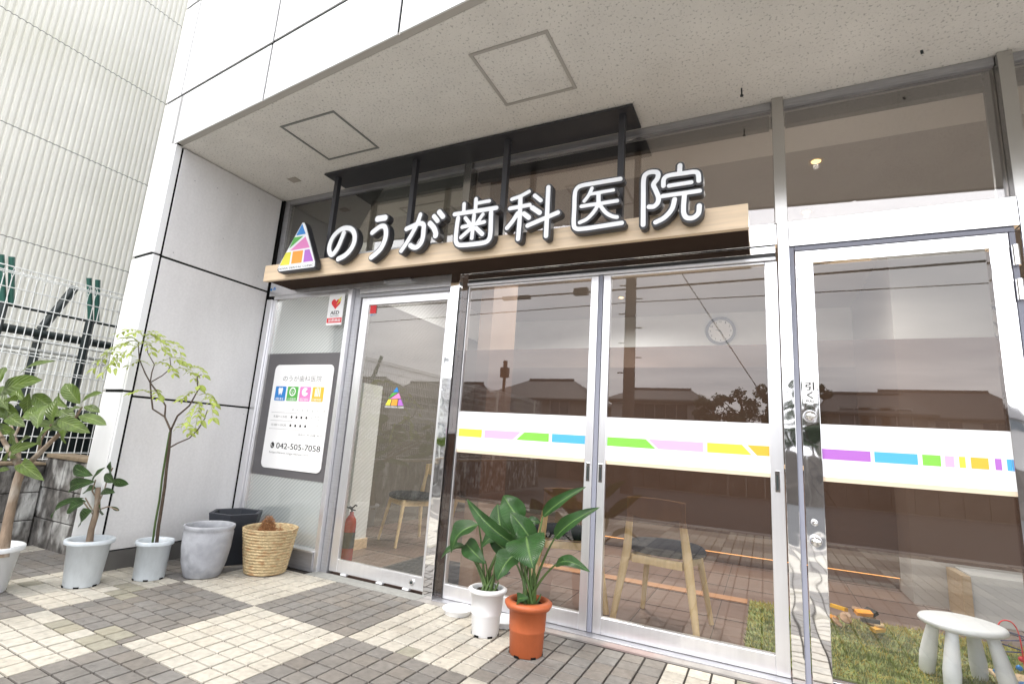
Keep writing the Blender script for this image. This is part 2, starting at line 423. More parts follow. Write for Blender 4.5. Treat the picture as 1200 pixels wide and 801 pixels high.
# ------------------------------------------------------------------ ground
g = MB(); g.quad((-400, -400, -.16), (400, -400, -.16), (400, 400, -.16), (-400, 400, -.16))
g.build('ground', mat('earth', (.16, .15, .13), .95, var=.3, vscale=.3), kind='structure')
g = MB(); g.quad((-60, -13.5, -.12), (60, -13.5, -.12), (60, -5.2, -.12), (-60, -5.2, -.12))
g.build('road', mat('asphalt', (.055, .055, .057), .9, var=.25, vscale=5, bump=.5, bscale=150), kind='structure')
g = MB(); g.box(-60, 60, -5.2, -5.05, -.15, 0.002)
g.build('kerb', mat('kerb_concrete', (.36, .35, .33), .85, var=.2, vscale=4), kind='structure', bevel=.01)
g = MB()
g.quad((-60, -6.0, -.116), (60, -6.0, -.116), (60, -5.88, -.116), (-60, -5.88, -.116))
g.build('road_marking', mat('road_paint', (.7, .7, .68), .7, var=.2, vscale=9), kind='structure')
g = MB(); g.box(-4.95, 8, -5.05, .02, -.15, -.004)
g.build('forecourt_bed', M['grout'], kind='structure')

PX, PY = .1025, .0977
LIGHT, GREY, TAN = (.515, .48, .41), (.215, .198, .178), (.33, .305, .235)
def tile_corner(i, j):
    x = -1.885+i*PX
    return x, -.10+j*PY-.045*(max(min(x, -1), -3.4)+1.88)
tl = MB(); tcols = []
rnd = random.Random(3)
def add_tile(i0, i1, j0, j1, col):
    gq = .0048; zt = .004; bv = .0016
    a = tile_corner(i0, j0); b = tile_corner(i1, j0); c = tile_corner(i1, j1); d = tile_corner(i0, j1)
    if max(a[1], d[1]) < -4.98 or min(a[1], b[1]) > -.12 or b[0] < -4.95 or a[0] > 8: return
    zz = zt+rnd.uniform(-.0009, .0009)
    def ins(p, sx, sy, q): return (p[0]+sx*q, min(p[1]+sy*q, -.118))
    o_ = [ins(a, 1, 1, gq), ins(b, -1, 1, gq), ins(c, -1, -1, gq), ins(d, 1, -1, gq)]
    n_ = [ins(a, 1, 1, gq+bv), ins(b, -1, 1, gq+bv), ins(c, -1, -1, gq+bv), ins(d, 1, -1, gq+bv)]
    tx, ty = rnd.uniform(-.0006, .0006), rnd.uniform(-.0006, .0006)
    vs = [(p[0], p[1], -.004) for p in o_]+[(p[0], p[1], zz-.0015) for p in o_]+\
         [(p[0], p[1], zz+(tx if k in (1, 2) else -tx)+(ty if k > 1 else -ty)) for k, p in enumerate(n_)]
    fs = [(8, 9, 10, 11)]+[(4+k, 4+(k+1) % 4, 8+(k+1) % 4, 8+k) for k in range(4)]+[(k, (k+1) % 4, 4+(k+1) % 4, 4+k) for k in range(4)]
    f = rnd.uniform(.95, 1.04); h = rnd.uniform(-.006, .006)
    cc = (col[0]*f+h, col[1]*f, col[2]*f-h)
    tl.add(vs, fs); tcols.extend([cc]*len(fs))
TANS = {(-9, -14), (-8, -14), (-12, -15), (-11, -15), (-9, -15), (-8, -15), (-15, -11), (-14, -11), (-16, -10), (-15, -10)}
for pi_ in range(-5, 15):
    for pj in range(-8, 0):
        odd = (pi_+pj) % 2 != 0
        for j in range(pj*7, pj*7+7):
            st = (not odd) and pj == -2 and j % 2 == 0 and pi_ == -2
            xs = list(range(pi_*7, pi_*7+8))
            if st: xs = [pi_*7]+[k+.5 for k in range(pi_*7, pi_*7+7)]+[pi_*7+7]
            for a, b in zip(xs[:-1], xs[1:]):
                col = LIGHT if odd else GREY
                if odd and rnd.random() < .012: col = TAN
                if (int(a), j) in TANS: col = TAN
                add_tile(a, b, j, j+1, col)
paving = tl.build('paving', M['tile'], kind='structure'); add_tone(paving, tcols)

# ------------------------------------------------------------------ the clinic building
B = thing('clinic_building', 'white panel clad clinic ground floor with glazed entrance under a speckled soffit', 'building', (-1.4, 0, 0))
def FY(x): return -.985-.103*(x+3.88)      # front (fascia) plane
def slant_box(mb, x0, x1, z0, z1, t=.03, off=0, mi=0):
    vs = []
    for z in (z0, z1):
        vs += [(x0, FY(x0)-off, z), (x1, FY(x1)-off, z), (x1, FY(x1)-off+t, z), (x0, FY(x0)-off+t, z)]
    mb.add(vs, [(3, 2, 1, 0), (4, 5, 6, 7), (0, 1, 5, 4), (1, 2, 6, 5), (2, 3, 7, 6), (3, 0, 4, 7)], mi)
# backing (dark) behind the cladding so that the joints read dark
mb = MB()
slant_box(mb, -4.185, -3.906, 0.0, 9.0, .06, -.011)
slant_box(mb, -3.905, 7.0, 3.035, 9.0, .06, -.011)
mb.box(-4.17, -3.907, -.88, 4.6, 0, 9.0)
mb.build('cladding_core', M['joint'], B)
# column panels, joints at the measured heights
zs = [0.0, 1.165, 2.152, 3.433, 4.31, 5.4, 6.5, 7.6, 9.0]
for z0, z1 in zip(zs[:-1], zs[1:]):
    mb = MB(); slant_box(mb, -4.20, -3.905 if z0 < 3 else -3.972, z0+.010, z1-.010, .010)
    if z0 < 3:   # return of the panel round the corner
        zz1 = min(z1-.007, 3.01)
        mb.box(-3.903, -3.882, FY(-3.905)+.004, -.932, z0+.007, zz1)
    mb.build('column_panel', M['panel'], B, bevel=.003)
# fascia panels
xs = [-3.965, -2.802, -1.64, -.48, .68, 1.84, 3.0, 4.2, 5.6, 7.0]
zf = [3.012, 3.433, 4.31, 5.4, 6.5, 7.6, 9.0]
for a, b in zip(xs[:-1], xs[1:]):
    for z0, z1 in zip(zf[:-1], zf[1:]):
        mb = MB(); slant_box(mb, a+.009, b-.009, z0+(.0 if z0 < 3.1 else .011), z1-.011, .010)
        mb.build('fascia_panel', M['panel'], B, bevel=.003)
mb = MB()   # thin lip behind the fascia foot
vs = []
for x in (-3.875, 7.0):
    vs += [(x, FY(x)+.012, 3.016), (x, FY(x)+.072, 3.016), (x, FY(x)+.072, 3.034), (x, FY(x)+.012, 3.034)]
mb.add(vs, [(0, 1, 5, 4), (1, 2, 6, 5), (0, 4, 7, 3), (0, 3, 2, 1), (4, 5, 6, 7), (3, 7, 6, 2)])
mb.build('fascia_trim', mat('fascia_trim', (.45, .43, .40), .5), B)
# side wall of the porch, three panels with dark joints
mb = MB(); mb.box(-3.93, -3.892, -.90, -.0, 0, 3.01); mb.build('side_wall_core', M['joint'], B)
for z0, z1 in ((.13, 1.128), (1.142, 2.138), (2.154, 3.005)):
    mb = MB(); mb.box(-3.89, -3.88, -.918, -.028, z0, z1); mb.build('side_wall_panel', M['sidepanel'], B, bevel=.002)
mb = MB(); mb.box(-3.892, -3.874, -.93, -.01, 0.0, .122); mb.build('kick_plate', M['kick'], B)
for (yy, zz) in ((-.80, 2.80), (-.62, 2.83), (-.45, 2.86), (-.25, 2.9), (-.85, 2.2), (-.50, 2.45), (-.14, 2.25), (-.06, 1.08)):
    mb = MB()
    mb.tube([(-3.881, yy, zz), (-3.8775, yy, zz)], .004, 8); mb.build('rivet', M['greymetal'], B)
# soffit
mb = MB()
vs = [(-3.95, FY(-3.95)+.05, 3.012), (7.0, FY(7.0)+.05, 3.012), (7.0, 0.25, 3.012), (-3.95, 0.25, 3.012)]
mb.add(vs+[(a, b, 3.10) for a, b, _ in vs], [(0, 3, 2, 1), (4, 5, 6, 7), (0, 1, 5, 4), (1, 2, 6, 5), (2, 3, 7, 6), (3, 0, 4, 7)])
mb.build('soffit', M['soffit'], B)
def hatch(x0, x1, y0, y1, skew, m, w=.014):
    mb = MB(); z = 3.006
    def P(x, y): return (x+skew*(y-y0), y)
    c = [P(x0, y0), P(x1, y0), P(x1, y1), P(x0, y1)]; ci = [P(x0+w, y0+w), P(x1-w, y0+w), P(x1-w, y1-w), P(x0+w, y1-w)]
    vs = [(a, b, z) for a, b in c]+[(a, b, z) for a, b in ci]+[(a, b, z+.005) for a, b in c]+[(a, b, z+.005) for a, b in ci]
    mb.add(vs, [(k, 4+k, 4+(k+1) % 4, (k+1) % 4) for k in range(4)]+[(k, (k+1) % 4, 8+(k+1) % 4, 8+k) for k in range(4)]+[(4+k, 12+k, 12+(k+1) % 4, 4+(k+1) % 4) for k in range(4)])
    return mb.build('access_hatch', m, B)
hatch(-2.93, -2.44, -.855, -.405, 0, mat('hatch_frame_dark', (.20, .21, .20), .5))
hatch(-1.37, -.915, -.96, -.505, 0, mat('hatch_frame_pale', (.42, .40, .37), .6), .018)
mb = MB(); mb.box(-3.50, -3.41, -.30, -.235, 3.006, 3.0125); mb.build('cover_plate', mat('plate', (.42, .38, .33), .6), B)
mb = MB(); mb.tube([(-.065, -.177, 3.015), (-.065, -.177, 2.965)], .004, 8); mb.tube([(-.065, -.177, 2.969), (-.065, -.177, 2.963)], .009, 10)
mb.build('hanging_bolt', M['darksteel'], B)
mb = MB(); mb.tube([(.74, -.165, 3.014), (.745, -.155, 2.998)], .006, 8); mb.build('stub_bolt', M['darksteel'], B)

# ---- facade members
def bx(name, x0, x1, y0, y1, z0, z1, m, parent=B, bevel=.002, label=None):
    mb = MB(); mb.box(x0, x1, y0, y1, z0, z1); return mb.build(name, m, parent, bevel=bevel, label=label)
bx('joint_strip', -3.8795, -3.862, -.012, .03, 0, 3.008, M['joint'], bevel=0)
bx('jamb', -3.861, -3.80, -.03, .05, 0, 2.07, M['satin'])
bx('jamb', -3.861, -3.80, .0, .05, 2.252, 3.008, M['greymetal'])
bx('jamb', -3.797, -3.765, -.012, .05, .135, 2.068, M['satin'])
bx('base_sill', -3.797, -2.925, -.045, .06, 0, .125, M['greymetal'])
bx('base_sill', -3.797, -2.925, -.058, .02, .128, .141, M['satin'])
bx('header', -3.861, -1.958, -.016, .05, 2.105, 2.25, M['satin'])
bx('header', -3.797, -2.928, -.012, .05, 2.072, 2.1035, M['satin'])
bx('door_jamb', -2.924, -2.885, -.035, .05, 0, 2.103, M['satin'])
bx('door_jamb', -2.883, -2.822, .0, .06, 0, 2.103, M['greymetal'])
bx('door_track', -2.82, -1.958, -.02, .06, 2.058, 2.103, M['satin'])
bx('door_track', -2.82, -1.958, -.004, .012, 2.03, 2.056, M['greymetal'])
bx('post', -1.955, -1.883, -.055, .06, 0, 2.25, M['chrome'])
bx('header', -1.88, .088, -.02, .05, 2.135, 2.25, M['chrome'])
bx('window_head_rail', -1.845, .080, -.001, .05, 2.072, 2.090, M['darkframe'], bevel=0)
bx('window_head_rail', -1.845, .080, -.010, .05, 2.0915, 2.132, M['chrome'])
bx('window_head_rail', -1.845, .080, -.012, .05, 2.052, 2.070, M['satin'])
bx('post', .090, .143, -.04, .06, 0, 2.25, M['chrome'])
bx('gasket_strip', .1435, .166, -.030, .03, 0, 2.108, M['gasket'])
bx('gasket_strip', .168, 1.045, -.030, .03, 2.085, 2.108, M['gasket'])
bx('gasket_strip', 1.024, 1.045, -.030, .03, 0, 2.083, M['gasket'])
bx('header', .145, 1.062, -.04, .05, 2.11, 2.25, M['chrome'])
bx('post', 1.064, 1.125, -.04, .06, 0, 2.25, M['chrome'])
bx('header', 1.127, 7, -.04, .05, 2.11, 2.25, M['chrome'])
bx('post', 2.35, 2.42, -.04, .06, 0, 2.108, M['chrome'])
# transom mullions and top channel
for x0, x1 in ((-1.945, -1.885), (.083, .143), (1.062, 1.120), (2.35, 2.41), (4.0, 4.06)):
    bx('transom_mullion', x0, x1, -.03, .06, 2.252, 3.010, mat('mullion_steel', (.50, .49, .47), .18, .9) if x0 == -1.945 else bpy.data.materials['mullion_steel'])
for x0, x1 in ((-3.798, -1.947), (-1.883, .081), (.145, 1.060), (1.122, 2.348)):
    bx('transom_rail', x0, x1, .0, .05, 2.965, 3.010, M['greymetal'])
    bx('transom_blind_box', x0+.01, x1-.01, .055, .10, 2.885, 2.96, M['darkframe'])
    bx('transom_rail', x0, x1, .0, .05, 2.252, 2.268, M['satin'])
    o = bx('transom_pane', x0, x1, .022, .026, 2.27, 2.963, M['transomlined'] if x0 < -3 else M['transom'], bevel=0)
bx('transom_pane', 2.412, 7, .022, .026, 2.27, 2.963, M['transom'], bevel=0)
bx('transom_stop', 1.02, 1.058, .03, .05, 2.27, 2.963, M['darkframe'])
# threshold
bx('threshold', -2.90, -1.958, -.115, -.0, -.004, .006, mat('sill_granite', (.30, .30, .28), .6, var=.15, vscale=30), bevel=.001)
bx('threshold', -1.955, 7.0, -.115, -.057, -.004, .006, mat('sill_stone', (.33, .31, .29), .6, var=.2, vscale=12, var2=(.36, .27, .25), v2scale=2), bevel=.001)
bx('threshold', -1.882, .088, -.055, .05, -.004, .010, M['greymetal'])
bx('threshold', .145, 1.062, -.055, .05, -.004, .010, M['greymetal'])

def pane(name, x0, x1, z0, z1, y, m, parent, label=None):
    mb = MB(); mb.quad((x0, y, z0), (x1, y, z0), (x1, y, z1), (x0, y, z1)); return mb.build(name, m, parent, label=label)
def frame_mb(x0, x1, z0, z1, l, r, b, t, y0, y1):
    mb = MB()
    mb.box(x0, x0+l, y0, y1, z0, z1); mb.box(x1-r, x1, y0, y1, z0, z1)
    mb.box(x0+l, x1-r, y0+.0015, y1, z0, z0+b); mb.box(x0+l, x1-r, y0+.0015, y1, z1-t, z1); return mb
COLS = {}
def stripes(parent, lst, y, z0, z1):
    for (pts, c) in lst:
        mb = MB(); mb.face([(x, z0 if k == 0 else z1) for x, k in pts], y); mb.build('colour_block', M[c], parent)
def logo(parent, cx, z0, h, y, dy=-.0008, text=True, board=True, wmul=1.0):
    """triangle of six colour blocks; base width wmul*h"""
    W = h*.80*wmul
    def q(u, v): return (cx+(u-.5)*W, z0+v*h)
    blocks = [('blue', [(.50, .98), (.335, .735), (.60, .755)]), ('green', [(.30, .70), (.575, .725), (.17, .47)]),
              ('pink', [(.62, .715), (.735, .475), (.22, .435)]), ('yellow', [(.15, .415), (.30, .42), (.255, .155), (.03, .155)]),
              ('orange', [(.335, .42), (.60, .43), (.585, .155), (.30, .155)]), ('purple', [(.645, .43), (.755, .44), (.90, .155), (.63, .155)])]
    for c, pl in blocks:
        mb = MB(); mb.face([q(*p) for p in pl], y+dy); mb.build('colour_block', M[c], parent)
    if text:
        mb = MB(); a = q(.02, 0)[0]; b = q(.93, 0)[0]
        put_text(mb, 'NOGA DENTAL CLINIC', a, b, z0+.045*h, .075*h, y+dy, bold=.0006*h/.3)
        mb.build('lettering', M['black'] if board else M['white'], parent)

# ---- side light with frosted pane, grey film
SLw = tag(bpy.data.objects.new('side_window', None), None); COL.objects.link(SLw); SLw.parent = B
pane('pane', -3.762, -2.926, .142, 2.070, .010, M['frosted'], SLw)
pane('film', -3.760, -2.928, .612, 1.597, .004, M['greyfilm'], SLw)
# ---- sliding door
SD = bpy.data.objects.new('sliding_door', None); COL.objects.link(SD); SD.parent = B
frame_mb(-2.815, -1.96, .018, 2.055, .072, .058, .085, .085, .014, .045).build('frame', M['satin'], SD, bevel=.003)
pane('pane', -2.744, -2.017, .102, 1.971, .030, M['glassdoor'], SD)
mb = MB(); mb.tube([(-2.09, .013, .062), (-2.09, .006, .062)], .019, 20); mb.build('lock', M['chrome'], SD, bevel=.002)
mb = MB(); mb.tube([(-2.09, .0055, .062), (-2.09, .003, .062)], .009, 14); mb.build('keyhole', M['darksteel'], SD)
for x0 in (-2.80, -2.62, -2.36, -2.12):
    pass
mb = MB()
for x0 in (-2.70, -2.38, -2.16): mb.box(x0, x0+.05, .010, .040, .006, .017)
mb.build('roller_shoe', M['white'], SD)
logo(SD, -2.393, 1.178, .163, .026, board=False, wmul=1.45)
mb = MB(); mb.box(-2.735, -2.675, .0245, .0255, 1.905, 1.968); mb.build('sticker', M['red'], SD)
mb = MB(); put_text(mb, '自動ドア', -2.73, -2.68, 1.885, .015, .0250); mb.build('sticker_text', M['blue'], SD)
# ---- windows
def window(x0, x1, l, r, blocks, rm=None, extra=None):
    W_ = bpy.data.objects.new('window', None); COL.objects.link(W_); W_.parent = B
    frame_mb(x0, x1, .012, 2.050, l, r, .085, .012, .004, .045).build('frame', rm or M['satin'], W_, bevel=.003)
    gx0, gx1 = x0+l, x1-r
    pane('pane', gx0, gx1, .097, 2.038, .018, M['glass'], W_)
    pane('film', gx0, gx1, .612, 1.597, .024, M['film'], W_)
    pane('band', gx0, gx1, .932, 1.180, .0165, M['white'], W_)
    pane('band_edge', gx0, gx1, .912, .9315, .0165, M['beige'], W_)
    stripes(W_, blocks, .0155, 1.016, 1.066)
    return W_
W1 = window(-1.842, -.902, .006, .048, [
    ([(-1.83, 0), (-1.655, 0), (-1.655, 1), (-1.83, 1)], 'yellow'),
    ([(-1.635, 0), (-1.43, 0), (-1.375, 1), (-1.635, 1)], 'lpink'), ([(-1.405, 0), (-1.185, 0), (-1.185, 1), (-1.35, 1)], 'lime'),
    ([(-1.165, 0), (-.955, 0), (-.955, 1), (-1.165, 1)], 'cyan')])
bx('fixed_mullion', -1.8475, -1.843, .003, .04, .012, 2.05, M['darkframe'], bevel=0)
pane('fixed_pane', -1.883, -1.848, .012, 2.132, .012, M['glass'], B)
pane('fixed_film', -1.883, -1.848, .012, 1.597, .018, M['film'], B)
bx('meeting_gasket', -.899, -.873, .002, .045, .012, 2.050, M['gasket'])
W2 = window(-.870, .086, .045, .062, [
    ([(-.82, 0), (-.545, 0), (-.60, 1), (-.82, 1)], 'lime'), ([(-.53, 0), (-.295, 0), (-.295, 1), (-.585, 1)], 'lpink'),
    ([(-.275, 0), (-.06, 0), (-.105, 1), (-.275, 1)], 'yellow'), ([(-.035, 0), (.022, 0), (.022, 1), (-.08, 1)], 'amber')])
def pull(x, z, parent):
    mb = MB(); mb.box(x-.011, x+.011, -.001, .0035, z-.052, z+.052); o = mb.build('pull_handle', M['chrome'], parent, bevel=.0015)
    mb = MB(); mb.box(x-.005, x+.004, -.0022, -.0015, z-.040, z+.030); mb.build('pull_recess', M['darksteel'], parent)
pull(-.925, .86, W1); pull(-.850, .86, W2); pull(.055, .895, W2)
# ---- hinged door on the right
HD = bpy.data.objects.new('hinged_door', None); COL.objects.link(HD); HD.parent = B
frame_mb(.170, 1.021, .014, 2.082, .080, .072, .035, .068, -.028, .02).build('frame', M['chrome'], HD, bevel=.002)
pane('pane', .250, .949, .049, 2.014, -.006, M['glass'], HD)
pane('film', .250, .949, .612, 1.605, -.001, M['film'], HD)
pane('band', .250, .949, .935, 1.187, -.0075, M['white'], HD)
pane('band_edge', .250, .949, .915, .9345, -.0075, M['beige'], HD)
stripes(HD, [([(a, 0), (b, 0), (b, 1), (a, 1)], c) for a, b, c in ((.252, .447, 'purple'), (.462, .625, 'cyan'), (.642, .708, 'lime'), (.722, .755, 'lpink'),
        (.772, .794, 'yellow'), (.812, .872, 'amber'), (.893, .915, 'purple'), (.932, .9485, 'cyan'))], -.0085, 1.020, 1.068)
for z, r in ((1.222, .026), (.722, .013), (.640, .024)):
    mb = MB(); mb.tube([(.205, -.0285, z), (.205, -.034, z)], r*1.15, 22); mb.build('rosette', M['satin'], HD, bevel=.002)
    mb = MB(); mb.lathe([(0.0001, 0), (r*.55, 0), (r*.6, .012), (r*.95, .02), (r, .03), (r*.75, .042), (.0001, .046)], n=24)
    mb.xform(Matrix.Translation((.205, -.034, z)) @ Matrix.Rotation(radians(90), 4, 'X')); mb.build('knob', M['chrome'], HD)
mb = MB(); mb.box(.178, .242, -.0305, -.0285, 1.285, 1.408); PL_ = mb.build('pull_plate', M['whitesign'], HD)
mb = MB(); put_text(mb, '引', .192, .228, 1.350, .040, -.0315, bold=.0012); put_text(mb, 'く', .197, .223, 1.308, .034, -.0315, bold=.0012)
put_text(mb, 'PULL', .192, .228, 1.291, .010, -.0315, bold=.0005); mb.build('lettering', M['black'], PL_)
for z in (1.92, 1.76):
    mb = MB(); mb.tube([(1.034, -.045, z), (1.034, -.045, z+.095)], .013, 16); mb.build('hinge', M['chrome'], HD)
mb = MB(); mb.tube([(1.034, -.045, .2), (1.034, -.045, .3)], .013, 16); mb.build('hinge', M['chrome'], HD)
# window right of the hinged door
frame_mb(1.127, 2.348, .012, 2.108, .04, .04, .085, .04, .0, .045).build('window_frame', M['chrome'], B, bevel=.002)
pane('window_pane', 1.167, 2.308, .097, 2.068, .018, M['glass'], B)
pane('window_pane', 2.42, 7, .0, 2.108, .018, M['glass'], B)
# blue sticker on the header
mb = MB()
mb.face([(-3.845+.012*cos(a*pi/8)+.0, 2.165+.012*sin(a*pi/8)) for a in range(16)], -.0175)
mb.box(-3.82, -3.79, -.0185, -.0175, 2.160, 2.170); mb.box(-3.815, -3.795, -.0185, -.0175, 2.175, 2.183)
mb.build('security_sticker', M['blue'], B)

# ---- interior
IW = mat('interior_wall', (.72, .72, .71), .8, var=.03)
IW2 = mat('interior_brown_wall', (.16, .12, .10), .7, var=.06)
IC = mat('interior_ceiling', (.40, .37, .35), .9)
mb = MB(); mb.box(-4.1, 5.0, .07, 4.5, -.10, -.002); mb.build('interior_floor', mat('interior_floor_tile', (.17, .115, .095), .35, var=.12, vscale=4), B)
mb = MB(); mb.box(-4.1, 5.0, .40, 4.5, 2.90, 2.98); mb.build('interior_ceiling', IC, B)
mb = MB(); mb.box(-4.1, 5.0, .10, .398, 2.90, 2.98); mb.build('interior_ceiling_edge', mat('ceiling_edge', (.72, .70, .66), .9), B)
mb = MB(); mb.box(-4.1, 5.0, 4.3, 4.5, -.002, 2.90); mb.build('interior_wall', IW, B)
mb = MB(); mb.box(-4.1, -3.90, .07, 4.3, -.002, 2.90); mb.build('interior_wall', IW, B)
mb = MB(); mb.box(-3.898, -3.86, .83, 4.265, -.001, 2.45); mb.build('wall_panelling', mat('brown_wall_panelling', (.12, .10, .085), .6, var=.06), B)
mb = MB(); mb.box(4.8, 5.0, .07, 4.3, -.002, 2.90); mb.build('interior_wall', IW, B)
mb = MB(); mb.box(-3.895, -3.20, .575, .825, -.002, 1.43); mb.build('partition_wall', IW, B)
mb = MB(); mb.box(-3.893, -3.188, .563, .837, -.001, .085); mb.build('skirting', M['wood'], B)
mb = MB(); mb.box(-3.89, 4.79, 4.27, 4.298, -.001, 2.15); mb.build('wall_panelling', mat('wall_panelling', (.13, .11, .095), .7, var=.06), B)
mb = MB(); mb.box(1.0, 2.0, 2.2, 4.3, -.002, 2.90); mb.build('partition_wall', mat('beige_wall', (.36, .33, .30), .8), B)
mb = MB(); mb.box(-1.80, -1.70, .12, .50, -.002, 2.90); mb.build('partition_wall', mat('brown_partition', (.26, .17, .12), .6, var=.08), B)
# orange brown strip laid on the floor
mb = MB(); mb.box(-2.4, -.135, 1.28, 1.40, -.001, .004); mb.build('floor_strip', mat('orange_floor_strip', (.42, .22, .12), .4, var=.1), B)
# interior floor tile joints (thin dark strips)
mb = MB()
for k in range(16): mb.box(-3.9+k*.45, -3.897+k*.45, .1, 4.3, -.0015, .0006)
for k in range(9): mb.box(-3.9, 4.8, .35+k*.45, .353+k*.45, -.0015, .0008)
mb.build('floor_joint', mat('floor_joint', (.07, .055, .05), .8), B)
# downlights, mostly unseen; the one behind the sign is added to brighten the chairs
for (x, y) in ((.344, .56), (.338, 1.33), (-1.05, 1.0), (-1.6, 1.9), (-3.0, 2.2), (-1.6, 3.3)):
    mb = MB(); mb.lathe([(.038, -.004), (.043, -.006), (.046, 0), (.034, .03), (.034, .0)], (x, y, 2.899), n=24)
    rg = mb.build('downlight', mat('downlight_ring', (.6, .5, .35), .4) if 'downlight_ring' not in bpy.data.materials else bpy.data.materials['downlight_ring'], B)
    mb = MB(); mb.face([(.028*cos(a*pi/12), .028*sin(a*pi/12)) for a in range(24)], 0)
    mb.xform(Matrix.Translation((x, y, 2.8965)) @ Matrix.Rotation(radians(90), 4, 'X'))
    mb.build('lamp', bpy.data.materials.get('lamp_glow') or emis('lamp_glow', (1, .66, .25), 2.2), rg)
    ld = bpy.data.lights.new('downlight_light', 'SPOT'); ld.energy = 68; ld.color = (1, .97, .93); ld.spot_size = radians(168); ld.spot_blend = 1; ld.shadow_soft_size = .018
    lo = bpy.data.objects.new('downlight_light', ld); COL.objects.link(lo); lo.location = (x, y, 2.868)

# ------------------------------------------------------------------ hanging sign
SG = thing('shop_sign', 'pale wood beam sign with raised white letters and coloured triangle hanging from black posts', 'sign', (-1.82, -.15, 2.13))
bx('hanging_plate', -3.115, -.650, -.268, -.030, 2.992, 3.006, M['blackmetal'], SG)
for x in (-3.03, -2.262, -1.505, -.727):
    bx('hanging_post', x-.019, x+.019, -.215, -.177, 2.20, 2.991, M['blackmetal'], SG)
bx('beam', -3.590, -.044, -.300, -.278, 2.131, 2.262, M['beamwood'], SG, bevel=.0015)
bx('beam_back', -3.588, -.046, -.277, -.02, 2.150, 2.258, M['beamwood'], SG)
bx('beam_lip', -3.588, -.046, -.277, -.262, 2.133, 2.1495, M['beamwood'], SG)
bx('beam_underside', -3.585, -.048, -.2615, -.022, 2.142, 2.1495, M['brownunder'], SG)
for x in (-1.92, -1.45, -1.22, -.93, -.35):
    bx('bracket_clip', x-.028, x+.028, -.266, -.254, 2.138, 2.1425, M['satin'], SG)
bx('door_sensor', -2.57, -2.32, -.055, -.0165, 2.118, 2.141, M['greymetal'], SG, bevel=.006)
for a, b in ((-2.86, -2.22), (-2.13, -1.92)):
    bx('light_ballast', a, b, -.262, -.225, 2.2585, 2.292, M['white'], SG)
# raised characters from traced stroke centre lines
YF, YB = -.372, -.318       # face plane, back plane
def smooth_pts(pts, n=6):
    if len(pts) < 3: return pts
    o = []
    P = [pts[0]]+list(pts)+[pts[-1]]
    for i in range(1, len(P)-2):
        for k in range(n):
            t = k/n; a, b, c, d = P[i-1], P[i], P[i+1], P[i+2]
            o.append(tuple(.5*((2*b[j])+(-a[j]+c[j])*t+(2*a[j]-5*b[j]+4*c[j]-d[j])*t*t+(-a[j]+3*b[j]-3*c[j]+d[j])*t**3) for j in (0, 1)))
    o.append(pts[-1]); return o
def sdf_char(strokes, parent, name, label):
    """strokes: list of (points in (x, z), radius). White face inside, black body around it."""
    segs = []
    for pts, r, sm in strokes:
        p = smooth_pts(pts) if sm else pts
        for a, b in zip(p[:-1], p[1:]): segs.append((a[0], a[1], b[0], b[1], r))
    x0 = min(min(s[0], s[2]) for s in segs)-.035; x1 = max(max(s[0], s[2]) for s in segs)+.035
    z0 = min(min(s[1], s[3]) for s in segs)-.035; z1 = max(max(s[1], s[3]) for s in segs)+.035
    h = .0028; nx = int((x1-x0)/h)+2; nz_ = int((z1-z0)/h)+2
    D = [[9.]*nz_ for _ in range(nx)]
    for ax, az, bx_, bz, r in segs:
        dx, dz = bx_-ax, bz-az; L = dx*dx+dz*dz+1e-12; R_ = r+.016
        for i in range(max(0, int((min(ax, bx_)-R_-x0)/h)), min(nx, int((max(ax, bx_)+R_-x0)/h)+2)):
            px = x0+i*h
            for j in range(max(0, int((min(az, bz)-R_-z0)/h)), min(nz_, int((max(az, bz)+R_-z0)/h)+2)):
                pz = z0+j*h
                t = max(0, min(1, ((px-ax)*dx+(pz-az)*dz)/L))
                d = hypot(px-ax-t*dx, pz-az-t*dz)-r
                if d < D[i][j]: D[i][j] = d
    def slab(iso, yf, yb):
        mb = MB(); idx = {}
        vs = []; fs = []
        def vert(key, x, z, y):
            if key not in idx: idx[key] = len(vs); vs.append((x, y, z))
            return idx[key]
        for i in range(nx-1):
            for j in range(nz_-1):
                cs = [(i, j), (i+1, j), (i+1, j+1), (i, j+1)]
                vv = [D[a][b]-iso for a, b in cs]
                if min(vv) >= 0: continue
                poly = []; edge = []
                for k in range(4):
                    a, b = cs[k], cs[(k+1) % 4]; va, vb = vv[k], vv[(k+1) % 4]
                    if va < 0: poly.append((('c', a), x0+a[0]*h, z0+a[1]*h, 0))
                    if (va < 0) != (vb < 0):
                        t = va/(va-vb); key = ('e', min(a, b), max(a, b))
                        poly.append((key, x0+(a[0]+(b[0]-a[0])*t)*h, z0+(a[1]+(b[1]-a[1])*t)*h, 1 if va < 0 else 2))
                if len(poly) < 3: continue
                fs.append(tuple(vert(p[0], p[1], p[2], yf) for p in poly))
                n = len(poly)
                for k in range(n):
                    p, q = poly[k], poly[(k+1) % n]
                    if p[3] == 1 and q[3] == 2:
                        fi = [vert(p[0], p[1], p[2], yf), vert(q[0], q[1], q[2], yf)]
                        bi = [vert((p[0], 'b'), p[1], p[2], yb), vert((q[0], 'b'), q[1], q[2], yb)]
                        fs.append((fi[1], fi[0], bi[0], bi[1]))
        mb.add(vs, fs); return mb
    o = slab(.0108, YF+.004, YB).build(name, M['blackmetal'], parent, label=label)
    slab(0, YF-.002, YF+.003).build('letter_face', M['letterface'], o)
M['letterface'] = mat('letter_face', (.84, .86, .88), .12, coat=.6)
MPP = .00435
